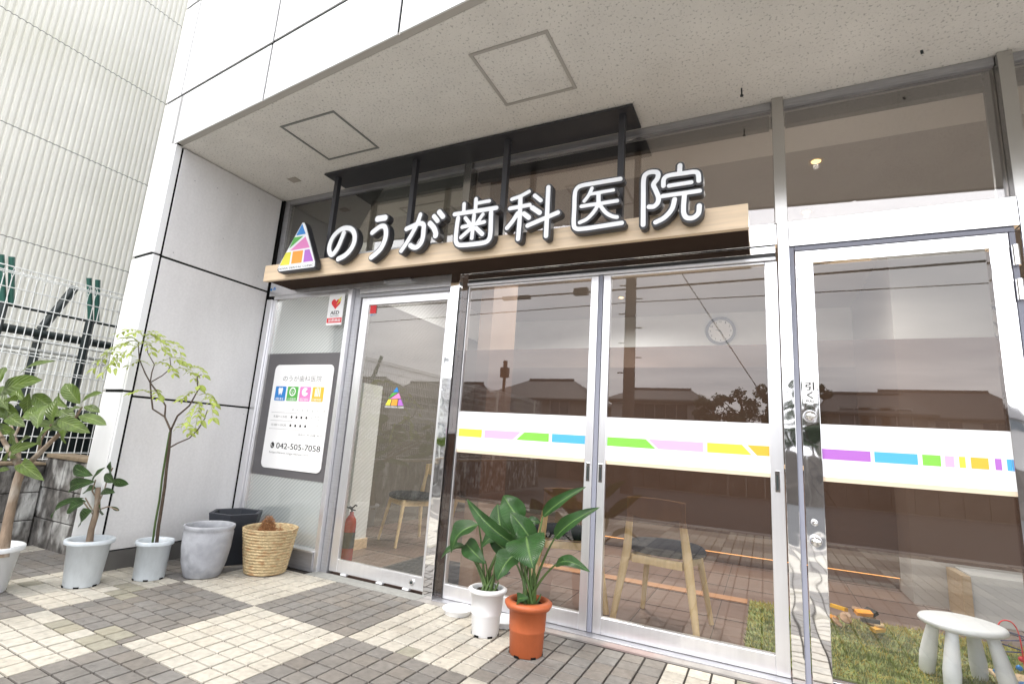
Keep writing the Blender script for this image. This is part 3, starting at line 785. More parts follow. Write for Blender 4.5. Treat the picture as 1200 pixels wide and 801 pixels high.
def tr(strokes, ox, oy, s):
    out_ = []
    for st in strokes:
        pts, hw = st[0], st[1]; sm = st[2] if len(st) > 2 else True
        P_ = []
        for (x, y) in pts:
            p = at(ox+x/s, oy+y/s, YF); P_.append((p.x, p.z))
        q = at(ox+pts[0][0]/s, oy+pts[0][1]/s, YF); mpp = (q-CAM).dot(AF)/F_PX
        out_.append((P_, hw/s*mpp*1.12, sm))
    return out_
CH = [('の', (320, 250, 10.009), [([(830, 232), (800, 310), (755, 410), (692, 485), (660, 440), (668, 360), (710, 270), (780, 200), (855, 172), (925, 190), (958, 255), (950, 345), (905, 430), (840, 495), (765, 535)], 27)]),
      ('う', (420, 235, 10.009), [([(228, 215), (312, 203)], 34), ([(165, 375), (215, 335), (260, 305), (305, 305), (325, 360), (315, 450), (275, 545), (215, 615), (152, 665)], 27)]),
      ('が', (420, 235, 10.009), [([(565, 333), (640, 300), (715, 268), (765, 285), (765, 350), (755, 440), (725, 510), (680, 548), (640, 545), (610, 525)], 26), ([(728, 165), (695, 260), (640, 370), (570, 490), (503, 588)], 24), ([(840, 268), (885, 320), (908, 380), (905, 412)], 29), ([(888, 185), (930, 238)], 25), ([(950, 135), (992, 188)], 28)]),
      ('歯', (515, 220, 10.01), [([(178, 312), (668, 237)], 23), ([(290, 190), (285, 290)], 21), ([(430, 132), (423, 262)], 21), ([(440, 182), (585, 156)], 19),
             ([(220, 355), (203, 470), (192, 590), (198, 640), (240, 672), (400, 662), (530, 642), (580, 605), (598, 540), (603, 420), (607, 290)], 24, True), ([(407, 320), (380, 590)], 21), ([(268, 462), (525, 402)], 21), ([(305, 355), (368, 435)], 21), ([(510, 312), (440, 415)], 20), ([(368, 478), (252, 583)], 21), ([(432, 475), (502, 543)], 24)]),
      ('科', (580, 210, 10.01), [([(200, 236), (300, 200), (400, 146)], 20), ([(178, 345), (408, 302)], 22), ([(300, 215), (292, 450), (272, 700)], 24), ([(268, 400), (210, 490), (142, 573)], 24), ([(340, 405), (398, 450)], 26), ([(468, 193), (538, 250)], 22), ([(438, 335), (525, 393)], 26), ([(628, 95), (600, 665)], 24), ([(383, 545), (738, 392)], 24)]),
      ('医', (655, 195, 8.9), [([(640, 132), (400, 172), (235, 202), (182, 240), (166, 300), (160, 450), (155, 600), (178, 648), (260, 650), (450, 622), (655, 590)], 21), ([(345, 228), (312, 300), (265, 362)], 17), ([(340, 288), (450, 268), (568, 248)], 16), ([(235, 417), (608, 360)], 18), ([(413, 285), (413, 395)], 20), ([(410, 400), (360, 480), (290, 550), (217, 585)], 18), ([(425, 400), (485, 478), (550, 518), (605, 530)], 18)]),
      ('院', (740, 180, 8.01), [([(110, 668), (112, 400), (116, 235), (150, 185), (220, 172), (250, 190), (243, 235), (207, 290), (230, 350), (253, 410), (247, 460), (210, 497), (165, 500)], 20), ([(455, 112), (452, 180)], 20), ([(300, 303), (305, 240), (350, 207), (500, 184), (590, 172), (625, 190), (632, 255)], 19), ([(352, 303), (562, 270)], 17), ([(292, 400), (640, 350)], 18), ([(405, 430), (380, 520), (310, 600), (227, 645)], 20), ([(498, 385), (490, 480), (492, 560), (520, 602), (580, 602), (628, 560), (637, 490)], 20)])]
for ch, (ox, oy, s), st in CH:
    sdf_char(tr(st, ox, oy, s), SG, 'raised_letter', 'raised white character %s on a black backing' % ch)
# logo board
def lp(x, y, Y=YF): p = at(320+x/10.009, 250+y/10.009, Y); return (p.x, p.z)
outer = [lp(*p) for p in [(335, 112), (372, 106), (392, 150), (500, 570), (498, 625), (480, 642), (60, 692), (42, 660), (60, 610)]]
mb = MB(); mb.prism(outer, YF+.004, YB); lb = mb.build('logo_board', M['blackmetal'], SG, bevel=.002)
inner = [lp(*p) for p in [(345, 112), (366, 110), (385, 150), (488, 560), (486, 618), (472, 628), (72, 680), (55, 655), (70, 612)]]
mb = MB(); mb.prism(inner, YF-.001, YF+.003); mb.build('logo_face', M['letterface'], lb)
for c, pl in [('blue', [(345, 122), (272, 262), (385, 240)]), ('green', [(250, 283), (360, 265), (190, 415)]), ('pink', [(383, 272), (432, 400), (200, 438)]),
              ('yellow', [(152, 462), (215, 452), (190, 603), (78, 614)]), ('orange', [(234, 448), (356, 432), (335, 578), (212, 593)]), ('purple', [(374, 429), (430, 419), (474, 558), (355, 573)])]:
    mb = MB(); mb.face([lp(*p) for p in pl], YF-.0018); mb.build('logo_block', M[c], lb)
mb = MB()
p0 = lp(62, 668); p1 = lp(470, 616)
put_text(mb, 'NOGA DENTAL CLINIC', p0[0], p1[0], p0[1]+.001, .0145, YF-.0018, bold=.0007)
mb.v = [(x, y, z+(x-p0[0])/(p1[0]-p0[0])*(p1[1]-p0[1])) for x, y, z in mb.v]
mb.build('lettering', M['black'], lb)

# ------------------------------------------------------------------ information board and sticker
BX0, BX1, BZ0, BZ1 = -3.652, -3.000, .672, 1.500
def U(u): return BX0+u*(BX1-BX0)
def V(v): return BZ1-v*(BZ1-BZ0)
def rrect(x0, x1, z0, z1, r, n=6):
    o = []
    for cx, cz, a0 in ((x1-r, z0+r, -90), (x1-r, z1-r, 0), (x0+r, z1-r, 90), (x0+r, z0+r, 180)):
        for k in range(n+1):
            a = radians(a0+90*k/n); o.append((cx+r*cos(a), cz+r*sin(a)))
    return o
IB = thing('information_board', 'white rounded board with clinic hours and phone number on the grey side window', 'sign', ((BX0+BX1)/2, -.004, BZ0))
mb = MB(); mb.prism(rrect(BX0, BX1, BZ0, BZ1, .045), -.006, .002); mb.build('board', M['whitesign'], IB)
ty = -.0070
mb = MB(); put_text(mb, 'のうが歯科医院', U(.17), U(.83), V(.165), .048, ty); mb.build('title', M['greyprint'], IB)
for k, (c, lab) in enumerate((('cyan', '歯科'), ('green', '小児歯科'), ('pink', '矯正歯科'), ('amber', '口腔外科'))):
    u0 = .065+k*.213
    mb = MB(); mb.prism(rrect(U(u0), U(u0+.185), V(.355), V(.215), .006, 2), ty-.0006, ty+.0005); ic = mb.build('icon', M['blue' if k == 0 else c], IB)
    cx = U(u0+.0925); cz = V(.265)
    mb = MB()
    if k == 0:
        pl = [(cx+.030*sx, cz+.034*sz) for sx, sz in ((-.9, .6), (-.5, 1), (0, .75), (.5, 1), (.9, .6), (.75, -.1), (.45, -1), (.15, -.45), (-.15, -.45), (-.45, -1), (-.75, -.1))]
        mb.face(pl, ty-.0014)
    elif k == 1:
        for a0 in range(1): mb.add([(cx+.036*cos(t*pi/12), ty-.0014, cz+.036*sin(t*pi/12)) for t in range(24)]+[(cx+.025*cos(t*pi/12), ty-.0014, cz+.025*sin(t*pi/12)) for t in range(24)], [(t, (t+1) % 24, 24+(t+1) % 24, 24+t) for t in range(24)])
        mb.face([(cx-.015, cz+.008), (cx-.003, cz+.008), (cx-.009, cz-.004)], ty-.0014); mb.face([(cx+.003, cz+.008), (cx+.015, cz+.008), (cx+.009, cz-.004)], ty-.0014)
        mb.face([(cx-.012, cz-.008), (cx+.012, cz-.008), (cx, cz-.018)], ty-.0014)
    elif k == 2:
        mb.face([(cx+.034*cos(t*pi/12), cz+.034*sin(t*pi/12)) for t in range(3, 24)]+[(cx, cz)], ty-.0014)
    else:
        for dx, hh in ((-.026, .03), (-.012, .036), (.004, .034), (.022, .036)): mb.face([(cx+dx-.005, cz-.034), (cx+dx+.005, cz-.034), (cx+dx+.004, cz+hh), (cx+dx-.004, cz+hh)], ty-.0014)
    put_text(mb, lab, U(u0+.02), U(u0+.165), V(.350), .022, ty-.0014)
    mb.build('icon_mark', M['whitesign'], ic)
mb = MB()
for k, d in enumerate('月火水木金土'): put_text(mb, d, U(.40+k*.083), U(.43+k*.083), V(.452), .018, ty)
put_text(mb, '日祝', U(.895), U(.955), V(.452), .018, ty)
for v in (.470, .548, .628): mb.box(U(.05), U(.96), ty-.0003, ty+.0005, V(v)-.0009, V(v)+.0009)
put_text(mb, '9:30〜13:00', U(.10), U(.34), V(.520), .017, ty); put_text(mb, '15:00〜19:30', U(.08), U(.34), V(.600), .017, ty)
for r_, v in enumerate((.509, .589)):
    mb.box(U(.735), U(.765), ty-.0003, ty+.0005, V(v)-.0015, V(v)+.0015)
    put_text(mb, '9:30' if r_ == 0 else '14:00', U(.80), U(.88), V(v-.006), .010, ty); put_text(mb, '13:00' if r_ == 0 else '17:00', U(.80), U(.88), V(v+.018), .010, ty)
mb.box(U(.915), U(.95), ty-.0003, ty+.0005, V(.589)-.0015, V(.589)+.0015)
put_text(mb, '休診日 木 日曜 祝日', U(.56), U(.95), V(.680), .018, ty)
for v in (.509, .589):
    for k in range(4):
        c_ = (U(.415+k*.083), V(v)); mb.face([(c_[0]+.0105*cos(t*pi/8), c_[1]+.0105*sin(t*pi/8)) for t in range(16)], ty, 1)
mb.build('timetable', [M['greyprint'], M['black']], IB)
mb = MB()
c_ = (U(.155), V(.785)); mb.face([(c_[0]+.021*cos(t*pi/10), c_[1]+.024*sin(t*pi/10)) for t in range(20)], ty)
put_text(mb, '042-505-7058', U(.225), U(.955), V(.812), .045, ty, bold=.0008)
mb.build('phone_number', M['black'], IB)
mb = MB(); mb.tube([(c_[0]-.006, ty-.001, c_[1]+.011), (c_[0]-.009, ty-.001, c_[1]+.002), (c_[0]-.001, ty-.001, c_[1]-.009), (c_[0]+.008, ty-.001, c_[1]-.012)], .0026, 6); mb.build('phone_symbol', M['whitesign'], IB)
mb = MB(); put_text(mb, 'https://www.noga-dental.com', U(.12), U(.78), V(.865), .021, ty); mb.build('web_address', M['greyprint'], IB)

AE = thing('aed_sticker', 'white and red AED sticker with a red heart at the top of the side window', 'sticker', (-3.03, -.004, 1.81))
AX0, AX1 = -3.115, -2.953
mb = MB(); mb.prism([(AX0, 1.81), (AX1, 1.81), (AX1, 2.062), (AX0, 2.062)], -.0395, -.0365); mb.build('card', M['whitesign'], AE)
cx, cz, yy = -3.036, 1.985, -.0402
mb = MB(); pl = []
for k in range(32):
    t = 2*pi*k/32; pl.append((cx+.0030*16*sin(t)**3*1.0, cz+.0030*(13*cos(t)-5*cos(2*t)-2*cos(3*t)-cos(4*t))))
mb.add([(cx, yy, cz)]+[(a, yy, b) for a, b in pl], [(0, 1+(k+1) % 32, 1+k) for k in range(32)]); mb.build('heart', M['red'], AE)
mb = MB(); mb.face([(cx+.005, cz-.012), (cx+.03, cz+.022), (cx+.02, cz+.026), (cx+.055, cz+.058), (cx+.045, cz+.030), (cx+.056, cz+.026)], yy-.0007); mb.build('bolt_mark', M['yellow'], AE)
mb = MB(); put_text(mb, 'AED', cx-.045, cx+.045, 1.895, .030, yy, bold=.0014); put_text(mb, '自動体外式除細動器', cx-.045, cx+.045, 1.878, .010, yy); mb.build('lettering', M['black'], AE)
mb = MB(); mb.box(AX0+.004, AX1-.002, yy, yy+.001, 1.828, 1.868); rb_ = mb.build('red_bar', M['red'], AE)
mb = MB(); put_text(mb, '設置施設', AX0+.02, AX1-.012, 1.836, .025, yy-.0007, bold=.0008); mb.build('lettering', M['whitesign'], rb_)

# ------------------------------------------------------------------ neighbour: corrugated siding, block wall, mesh fence, struts
def siding_mat(name, col):
    return mat(name, col, .5, var=.05, vscale=1.5, var2=(col[0]*.93, col[1]*.93, col[2]*.9), v2scale=.6)
NB = thing('neighbouring_building', 'tall cream corrugated metal sided building beyond the mesh fence', 'building', (-8.4, 1, -.1))
SM = siding_mat('cream_siding', (.85, .84, .765))
zb = [-.15, .32, 1.65, 2.985, 4.307, 5.642, 6.98, 8.31, 9.65, 11.0, 12.4]
for z0, z1 in zip(zb[:-1], zb[1:]):
    mb = MB(); vs = []; fs = []; y = -5.6; X_ = -8.0
    prof = [(0, 0), (.006, .014), (.034, .014), (.040, 0), (.052, .0), (.0545, -.007), (.0615, -.007)]
    k = 0
    ys = []
    while y < 9:
        for dy, dx in prof: ys.append((y+dy, X_+dx))
        y += .066
    for yy, xx in ys: vs += [(xx, yy, z0+.004), (xx, yy, z1-.004)]
    for i in range(len(ys)-1): fs.append((2*i, 2*i+2, 2*i+3, 2*i+1))
    mb.add(vs, fs); mb.build('siding_band', SM, NB)
mb = MB(); mb.box(-20, -8.012, -5.58, 9, -.15, 12.4); mb.build('wall_core', mat('siding_core', (.10, .11, .10), .8), NB)
mb = MB(); mb.box(-20.1, -7.93, -5.68, 9.1, 12.42, 12.6); mb.build('roof_edge', M['greymetal'], NB)

def wall_mat():
    return mat('dirty_block', (.16, .15, .138), .95, var=.75, vscale=16, bump=1.6, bscale=55, var2=(.50, .50, .48), v2scale=8, stretch=(1, 1, .5))
WM = wall_mat()
BW = thing('block_wall', 'dirty grey concrete block wall with pale stains under the mesh fence', 'wall', (-5.08, -2, -.1))
def blocks(axis, a0, a1, c0, c1, z0, nrow, hrow, L, name):
    mb = MB(); r = random.Random(5)
    for j in range(nrow):
        off = (j % 2)*L/2
        k = a0-off
        while k < a1:
            s0 = max(a0, k)+.004; s1 = min(a1, k+L)-.004
            if s1-s0 > .02:
                jt = r.uniform(-.004, .004)
                if axis == 'Y': mb.box(c0, c1+jt, s0, s1, z0+j*hrow+.003, z0+(j+1)*hrow-.004)
                else: mb.box(s0, s1, c0+jt, c1, z0+j*hrow+.003, z0+(j+1)*hrow-.004)
            k += L
    return mb.build(name, WM, BW, bevel=.006)
blocks('Y', -9.0, -.84, -5.15, -5.0, -.02, 3, .203, .40, 'wall_blocks')
mb = MB(); mb.box(-5.14, -5.012, -9, -.84, -.02, .58); mb.build('mortar', mat('mortar', (.07, .065, .06), .95, var=.4), BW)
blocks('X', -5.15, -4.24, -.83, -.68, -.02, 3, .222, .40, 'pier_blocks')
mb = MB(); mb.box(-5.0, -4.25, -.818, -.69, -.02, .645); mb.build('mortar', bpy.data.materials['mortar'], BW)
mb = MB(); mb.box(-5.02, -4.235, -.845, -.66, .6455, .675); mb.build('pier_cap', mat('earthy_cap', (.26, .20, .13), .95, var=.4, vscale=9, bump=.8, bscale=60), BW, bevel=.006)
mb = MB(); mb.box(-5.16, -4.99, -9, -.845, .588, .606); mb.build('wall_cap', bpy.data.materials['earthy_cap'], BW, bevel=.004)

FN = thing('mesh_fence', 'pale galvanised wire mesh fence with bent top standing on the block wall', 'fence', (-5.05, -2.5, .6))
mb = MB(); r = .0026
y = -8.9
def wire(mb, pts, r=.0036): mb.tube(pts, r, 5, caps=False)
Xf = -5.02
while y < -.42:
    wire(mb, [(Xf, y, .62), (Xf, y, 1.955)]); wire(mb, [(Xf, y, 1.955), (Xf+.03, y, 1.995), (Xf, y, 2.036), (Xf-.03, y, 1.995), (Xf, y, 1.955)], .003)
    y += .049
zf_ = [.63, .68, .80, .92, 1.04, 1.16, 1.28, 1.40, 1.52, 1.64, 1.76, 1.88]
for z in zf_: wire(mb, [(Xf+.004, -8.9, z), (Xf+.004, -.42, z)], .0042)
wire(mb, [(Xf+.03, -8.9, 1.995), (Xf+.03, -.42, 1.995)], .0042); wire(mb, [(Xf, -8.9, 2.037), (Xf, -.42, 2.037)], .0045); wire(mb, [(Xf-.03, -8.9, 1.995), (Xf-.03, -.42, 1.995)], .0042)
wire(mb, [(Xf-.01, -8.9, 1.40), (Xf-.01, -.42, 1.425)], .003); wire(mb, [(Xf-.01, -8.9, 1.29), (Xf-.01, -.42, 1.30)], .003)
mb.build('wire_mesh', M['wire'], FN)
for y in (-8.7, -6.7, -4.7, -2.5):
    mb = MB(); mb.tube([(Xf-.06, y, .5), (Xf-.06, y, 2.03)], .025, 12); mb.build('fence_post', M['wire'], FN)

ST = thing('strut_frame', 'dark green steel frame with slanting braces behind the mesh fence', 'steel frame', (-5.75, -1, -.1))
def bar(p, q, w, m, name):
    mb = MB(); mb.tube([p, q], w, 4); mb.build(name, m, ST)
for y0 in (-3.25, -2.2, -1.16, -.55, .1, .72):
    bar((-5.5, y0, -.1), (-5.5, y0, 1.83), .036, M['darksteel'], 'upright')
    bar((-5.5, y0, 1.83), (-5.46, y0-.10, 2.20), .022, M['steelgreen'], 'slanting_brace')
    bar((-5.5, y0+.05, 1.83), (-5.44, y0-.04, 2.20), .022, M['steelgreen'], 'slanting_brace')
for y0 in (-2.6, -.84, .35, -1.5):
    bar((-5.62, y0, -.1), (-5.62, y0, 1.68), .034, M['darksteel'], 'upright')
    bar((-5.62, y0, 1.68), (-5.62, y0+.17, 2.12), .035, M['darksteel'], 'slanting_brace')
bar((-5.55, -4, 1.83), (-5.55, 2.2, 1.83), .012, M['darksteel'], 'rail')
bar((-5.55, -4, 1.64), (-5.55, 2.2, 1.64), .034, M['darksteel'], 'rail')
bar((-5.60, -4, 1.50), (-5.60, 2.2, 1.50), .016, M['wire'], 'rail')
bar((-5.60, -4, 1.58), (-5.60, 2.2, 1.58), .012, M['wire'], 'rail')
bar((-5.55, -4, .98), (-5.55, 2.2, .98), .045, M['darksteel'], 'rail')
mb = MB(); mb.box(-5.72, -5.68, -4, 2.2, -.1, 1.02); mb.build('lower_board', M['darksteel'], ST)

# ------------------------------------------------------------------ pots and plants
def pot_mesh(name, c, h, rb, rt, m, parent, rim=.012, rimh=.03, rolled=False, wall=.006, n=48, foot=True):
    mb = MB()
    ro = rt-rim
    if rolled:
        prof = [(.001, .006), (rb-.006, .006), (rb-.004, 0), (rb, .004), (rb+(ro-rb)*.45, h*.44), (rb+(ro-rb)*.46+.0022, h*.45), (rb+(ro-rb)*.5+.0022, h*.47),
                (ro, h-rimh), (ro+rim*.6, h-rimh-.002), (rt, h-rimh*.62), (rt+.001, h-rimh*.35), (rt-rim*.5, h-.003), (rt-rim*1.2, h), (ro-wall, h-rimh*.5), (ro-wall, h-.06), (rb-wall, .012), (.001, .012)]
    else:
        prof = [(.001, .006), (rb-.006, .006), (rb-.004, 0), (rb, .004), (ro, h-rimh), (rt-.002, h-rimh), (rt, h-rimh+.002), (rt+.001, h-.004), (rt-.003, h), (ro-wall, h-.002), (ro-wall, h-.06), (rb-wall, .012), (.001, .012)]
    mb.lathe(prof, c, n)
    o = mb.build(name, m, parent)
    if foot:
        mb = MB()
        for a in (-100, -40, 20, 80, 140, 200):
            a = radians(a); mb.box(-.013, .013, -.0015, .0015, .0005, .010, M=Matrix.Translation((c[0]+cos(a)*(rb+.0005), c[1]+sin(a)*(rb+.0005), c[2])) @ Matrix.Rotation(a+pi/2, 4, 'Z'))
        mb.build('drain_notch', M['joint'], o)
    return o
def soil(c, z, r, parent):
    mb = MB(); n = 28; rr = random.Random(int(c[0]*100))
    vs = [(c[0], c[1], z+.006)]
    for k in range(1, 6):
        for i in range(n):
            a = 2*pi*i/n; q = r*k/5; vs.append((c[0]+q*cos(a), c[1]+q*sin(a), z+rr.uniform(-.006, .006)))
    fs = [(0, 1+i, 1+(i+1) % n) for i in range(n)]
    for k in range(4):
        for i in range(n): fs.append((1+k*n+i, 1+(k+1)*n+i, 1+(k+1)*n+(i+1) % n, 1+k*n+(i+1) % n))
    mb.add(vs, fs); return mb.build('soil', M['soil'], parent)

def leaf(mb, base, tip, hw, arch=.12, fold=.25, face=None, shape='ovate', wave=.0, nu=10, twist=0, mi=0):
    base = Vector(base); tip = Vector(tip); ax = tip-base; L = ax.length; ax.normalize()
    f = Vector(face) if face else Vector((0, -1, .5))
    nrm = (f-ax*f.dot(ax)).normalized(); side = ax.cross(nrm)
    vs = []; fs = []; uv = []; nv = 6
    ph = random.random()*6
    for i in range(nu+1):
        u = i/nu
        if shape == 'ovate': wd = (sin(pi*min(1, u*1.02)**.72)**.8) if 0 < u < 1 else 0
        elif shape == 'blade': wd = (sin(pi*u**.62)**.75) if 0 < u < 1 else 0
        elif shape == 'obov': wd = (sin(pi*u**1.15)**.7) if 0 < u < 1 else 0
        c = base+ax*(L*u)+nrm*(arch*L*sin(pi*u))
        s_ = side*cos(twist*u)+nrm*sin(twist*u); n_ = nrm*cos(twist*u)-side*sin(twist*u)
        for j in range(nv+1):
            v = -1+2*j/nv
            p = c+s_*(hw*wd*v*cos(fold*abs(v)))+n_*(hw*wd*abs(v)*sin(fold))+n_*(wave*hw*sin(u*13+ph+(v > 0)*1.4)*abs(v)**2*wd)
            vs.append(tuple(p)); uv.append((u, v))
    for i in range(nu):
        for j in range(nv):
            a = i*(nv+1)+j; fs.append((a, a+nv+1, a+nv+2, a+1))
    mb.add(vs, fs, mi, True, uv)

LM = leafmat('fig_leaf', (.085, .135, .022), (.19, .25, .075), rough=.33, veins=8)
LM2 = leafmat('small_fig_leaf', (.038, .085, .020), (.11, .18, .06), rough=.3, veins=7)
SMt = leafmat('strelitzia_leaf', (.028, .082, .020), (.12, .22, .06), rough=.30, veins=20, varc=.3, trans=.2)
EV = leafmat('everfresh_leaf', (.34, .42, .075), (.45, .50, .16), rough=.5, veins=1, trans=.4)

# -- large fig at the left edge
C1 = (-3.865, -1.485)
P1 = thing('potted_fig_tree', 'largest leafy fig tree with thick trunk in a white pot at the left edge', 'potted plant', (*C1, 0.004), 'potted plants along the side wall')
pot_mesh('pot', (*C1, .004), .245, .104, .146, M['whiteplastic'], P1, rim=.018, rimh=.026); soil(C1, .205, .112, P1)
Yp = -1.47
tr_ = [at(5, 645, Yp), at(9, 612, Yp), at(14, 590, Yp), at(20, 565, Yp), at(26, 548, Yp)]
tr_[0].z = .20
mb = MB(); mb.tube(tr_, [.027, .023, .022, .021, .023], 12)
for pts, r0, r1 in (([(26, 550), (45, 532), (62, 515), (78, 500)], .016, .008), ([(24, 548), (12, 530), (2, 512), (-10, 495)], .017, .010), ([(22, 546), (22, 525), (15, 505), (8, 480)], .012, .006),
                    ([(62, 516), (85, 495), (96, 477)], .009, .005), ([(15, 515), (25, 495), (35, 470)], .008, .004), ([(2, 512), (-15, 480), (-22, 450)], .009, .005), ([(45, 531), (48, 515), (60, 497)], .008, .004)):
    P = [at(x, y, Yp+.10*(k/len(pts))*(1 if x < 40 else -.8)) for k, (x, y) in enumerate(pts)]
    mb.tube(P, [r0+(r1-r0)*k/(len(P)-1) for k in range(len(P))], 8)
mb.build('trunk', M['bark'], P1)
mb = MB(); random.seed(11)
for (x0, y0, x1, y1, hw) in ((0, 464, 50, 445, 11), (35, 460, 34, 489, 12), (22, 439, 66, 423, 5), (94, 473, 76, 449, 9), (95, 472, 120, 460, 5), (97, 477, 78, 483, 6), (98, 476, 117, 483, 6), (92, 487, 125, 498, 5.5),
    (68, 492, 106, 507, 8), (77, 500, 77, 520, 9), (38, 497, 80, 507, 6), (14, 503, 20, 520, 7), (62, 496, 67, 468, 9), (38, 462, 63, 478, 10), (3, 472, 22, 492, 11), (44, 502, 55, 474, 9), (0, 448, 5, 430, 8),
    (-4, 500, 20, 507, 8), (27, 543, 52, 563, 8), (20, 536, 45, 519, 7), (-4, 552, 11, 550, 4), (10, 480, -4, 455, 10), (30, 520, 8, 540, 7), (60, 500, 48, 521, 8), (-10, 490, -38, 470, 12), (-12, 470, -30, 440, 12), (-20, 455, 2, 436, 9), (-22, 450, -48, 455, 11), (-15, 500, -40, 515, 11), (5, 525, -20, 540, 9), (30, 470, 10, 450, 9), (70, 480, 88, 492, 7), (20, 470, 2, 470, 9), (50, 478, 72, 488, 7), (52, 490, 30, 482, 8), (60, 505, 84, 496, 6), (10, 488, 30, 500, 7), (-2, 480, 14, 466, 8), (80, 478, 70, 462, 6), (36, 512, 18, 524, 7)):
    dy = random.uniform(-.16, .12); b_ = at(x0, y0, Yp+dy); t_ = at(x1, y1, Yp+dy+random.uniform(-.09, .07))
    leaf(mb, b_, t_, hw*.0047*random.uniform(.9, 1.1), arch=random.uniform(.04, .14), fold=random.uniform(.1, .35), face=(random.uniform(-.3, .5), -1, random.uniform(.1, .9)), shape='obov', wave=.12)
mb.build('foliage', LM, P1)

# -- small fig with cut trunk
C2 = (-3.657, -1.108)
P2 = thing('potted_fig_tree', 'short fig with a cut grey trunk and few dark leaves in a white pot', 'potted plant', (*C2, .004), 'potted plants along the side wall')
pot_mesh('pot', (*C2, .004), .262, .088, .124, M['bluewhite'], P2, rim=.018, rimh=.024); soil(C2, .225, .098, P2)
Yp = -1.10
tr_ = [at(104, 640, Yp), at(107, 620, Yp), at(112, 603, Yp), at(114, 590, Yp), at(115, 571, Yp)]; tr_[0].z = .22
mb = MB(); mb.tube(tr_, [.020, .0165, .0165, .015, .0135], 12)
for pts in ([(113, 604), (105, 592), (100, 583)], [(112, 606), (104, 596), (98, 588)], [(114, 592), (122, 575), (126, 560), (132, 548)], [(115, 597), (127, 593), (138, 597)], [(114, 585), (108, 575), (112, 562)]):
    mb.tube([at(x, y, Yp-.01*k) for k, (x, y) in enumerate(pts)], .004, 6)
mb.build('trunk', M['bark'], P2)
mb = MB(); random.seed(4)
for (x0, y0, x1, y1, hw) in ((134, 562, 130, 540, 9.5), (109, 557, 86, 547, 6), (112, 564, 82, 573, 7), (99, 583, 61, 607, 5.5), (101, 587, 78, 599, 7), (108, 598, 95, 614, 9), (131, 563, 151, 567, 4), (124, 547, 107, 566, 5), (118, 577, 135, 577, 3.5), (130, 593, 140, 598, 1.6), (123, 555, 133, 565, 4), (113, 572, 100, 577, 5), (118, 590, 122, 602, 5)):
    dy = random.uniform(-.08, .08)
    leaf(mb, at(x0, y0, Yp+dy), at(x1, y1, Yp+dy+random.uniform(-.05, .05)), hw*.0062, arch=random.uniform(.03, .12), fold=random.uniform(.1, .3), face=(random.uniform(-.3, .4), -1, random.uniform(.1, .7)), shape='obov', wave=.08)
mb.build('foliage', LM2, P2)

# -- feathery tree
C3 = (-3.531, -.80)
P3 = thing('potted_feathery_tree', 'tall slender tree with feathery yellow green leaves in a pale narrow pot', 'potted plant', (*C3, .004), 'potted plants along the side wall')
pot_mesh('pot', (*C3, .004), .232, .086, .106, M['bluewhite'], P3, rim=.013, rimh=.026); soil(C3, .185, .082, P3)
Yp = -.79
mb = MB()
def lean(y): return Yp-.27*max(0, min(1, (636-y)/236))
def stem(pts, r0, r1, d0=0, d1=0, n=8):
    P = [at(x, y, lean(y)+(d0+(d1-d0)*k/max(1, len(pts)-1))*.6) for k, (x, y) in enumerate(pts)]
    if pts[0][1] > 625: P[0].z = .18
    mb.tube(P, [r0+(r1-r0)*k/(len(P)-1) for k in range(len(P))], n)
stem([(184, 636), (186, 615), (190, 590), (193, 570), (195, 550), (198, 528), (200, 504)], .0105, .0075)
stem([(200, 504), (193, 488), (179, 479), (177, 462), (176, 448)], .0062, .0045, 0, .03)
stem([(193, 489), (194, 475), (184, 459), (176, 448)], .0055, .0045, .008, .03)
stem([(176, 448), (170, 437), (163, 420), (162, 400)], .0045, .0026, .03, -.06)
stem([(176, 448), (178, 436), (181, 427), (173, 413), (172, 402)], .004, .0022, .03, .10); stem([(176, 448), (190, 440), (197, 434), (200, 427), (199, 418)], .0035, .002, .03, -.03)
stem([(200, 504), (208, 487), (222, 475), (232, 457), (231, 441), (236, 439)], .0062, .0025, 0, -.10); stem([(222, 475), (229, 462), (234, 455)], .003, .002, -.04, -.02)
stem([(199, 524), (208, 519), (222, 513), (232, 503), (240, 490), (243, 480)], .005, .0025, 0, .08)
mb.build('trunk', M['darkbark'], P3)
mb = MB(); stem([(179, 636), (182, 612), (187, 585), (190, 560), (194, 535), (199, 506)], .0065, .006, -.008, -.008); mb.build('green_shoot', M['greenstem'], P3)
mb = MB(); random.seed(21)
def frond(x0, y0, x1, y1, n=6, ll=8.5):
    d0 = random.uniform(-.05, .05)-(.03 if x0 < 172 else 0)
    p0 = at(x0, y0, lean(y0)+d0); p1 = at(x1, y1, lean(y0)+d0+random.uniform(-.12, .06 if x1 > 170 else -.03))
    L = (p1-p0).length; pts = []
    for k in range(n+1):
        t = k/n; q = p0.lerp(p1, t); q.z += .20*L*sin(pi*t); pts.append(q)
    mb.tube(pts, .0015, 4, caps=False)
    for k in range(1, n+1):
        t = (pts[k]-pts[k-1]).normalized(); sd_ = t.cross(Vector((0, 0, 1))).normalized()
        for s in (-1, 1):
            ln = ll*.0054*random.uniform(.8, 1.2)*(.45+.75*k/n)
            d = (t*(.8+.6*(k == n))+sd_*s*.8+Vector((0, 0, -.05-random.random()*.40))).normalized()
            leaf(mb, pts[k], pts[k]+d*ln, ln*.21, arch=.10, fold=.10, face=(random.uniform(-.4, .4), -.7, .9), nu=5)
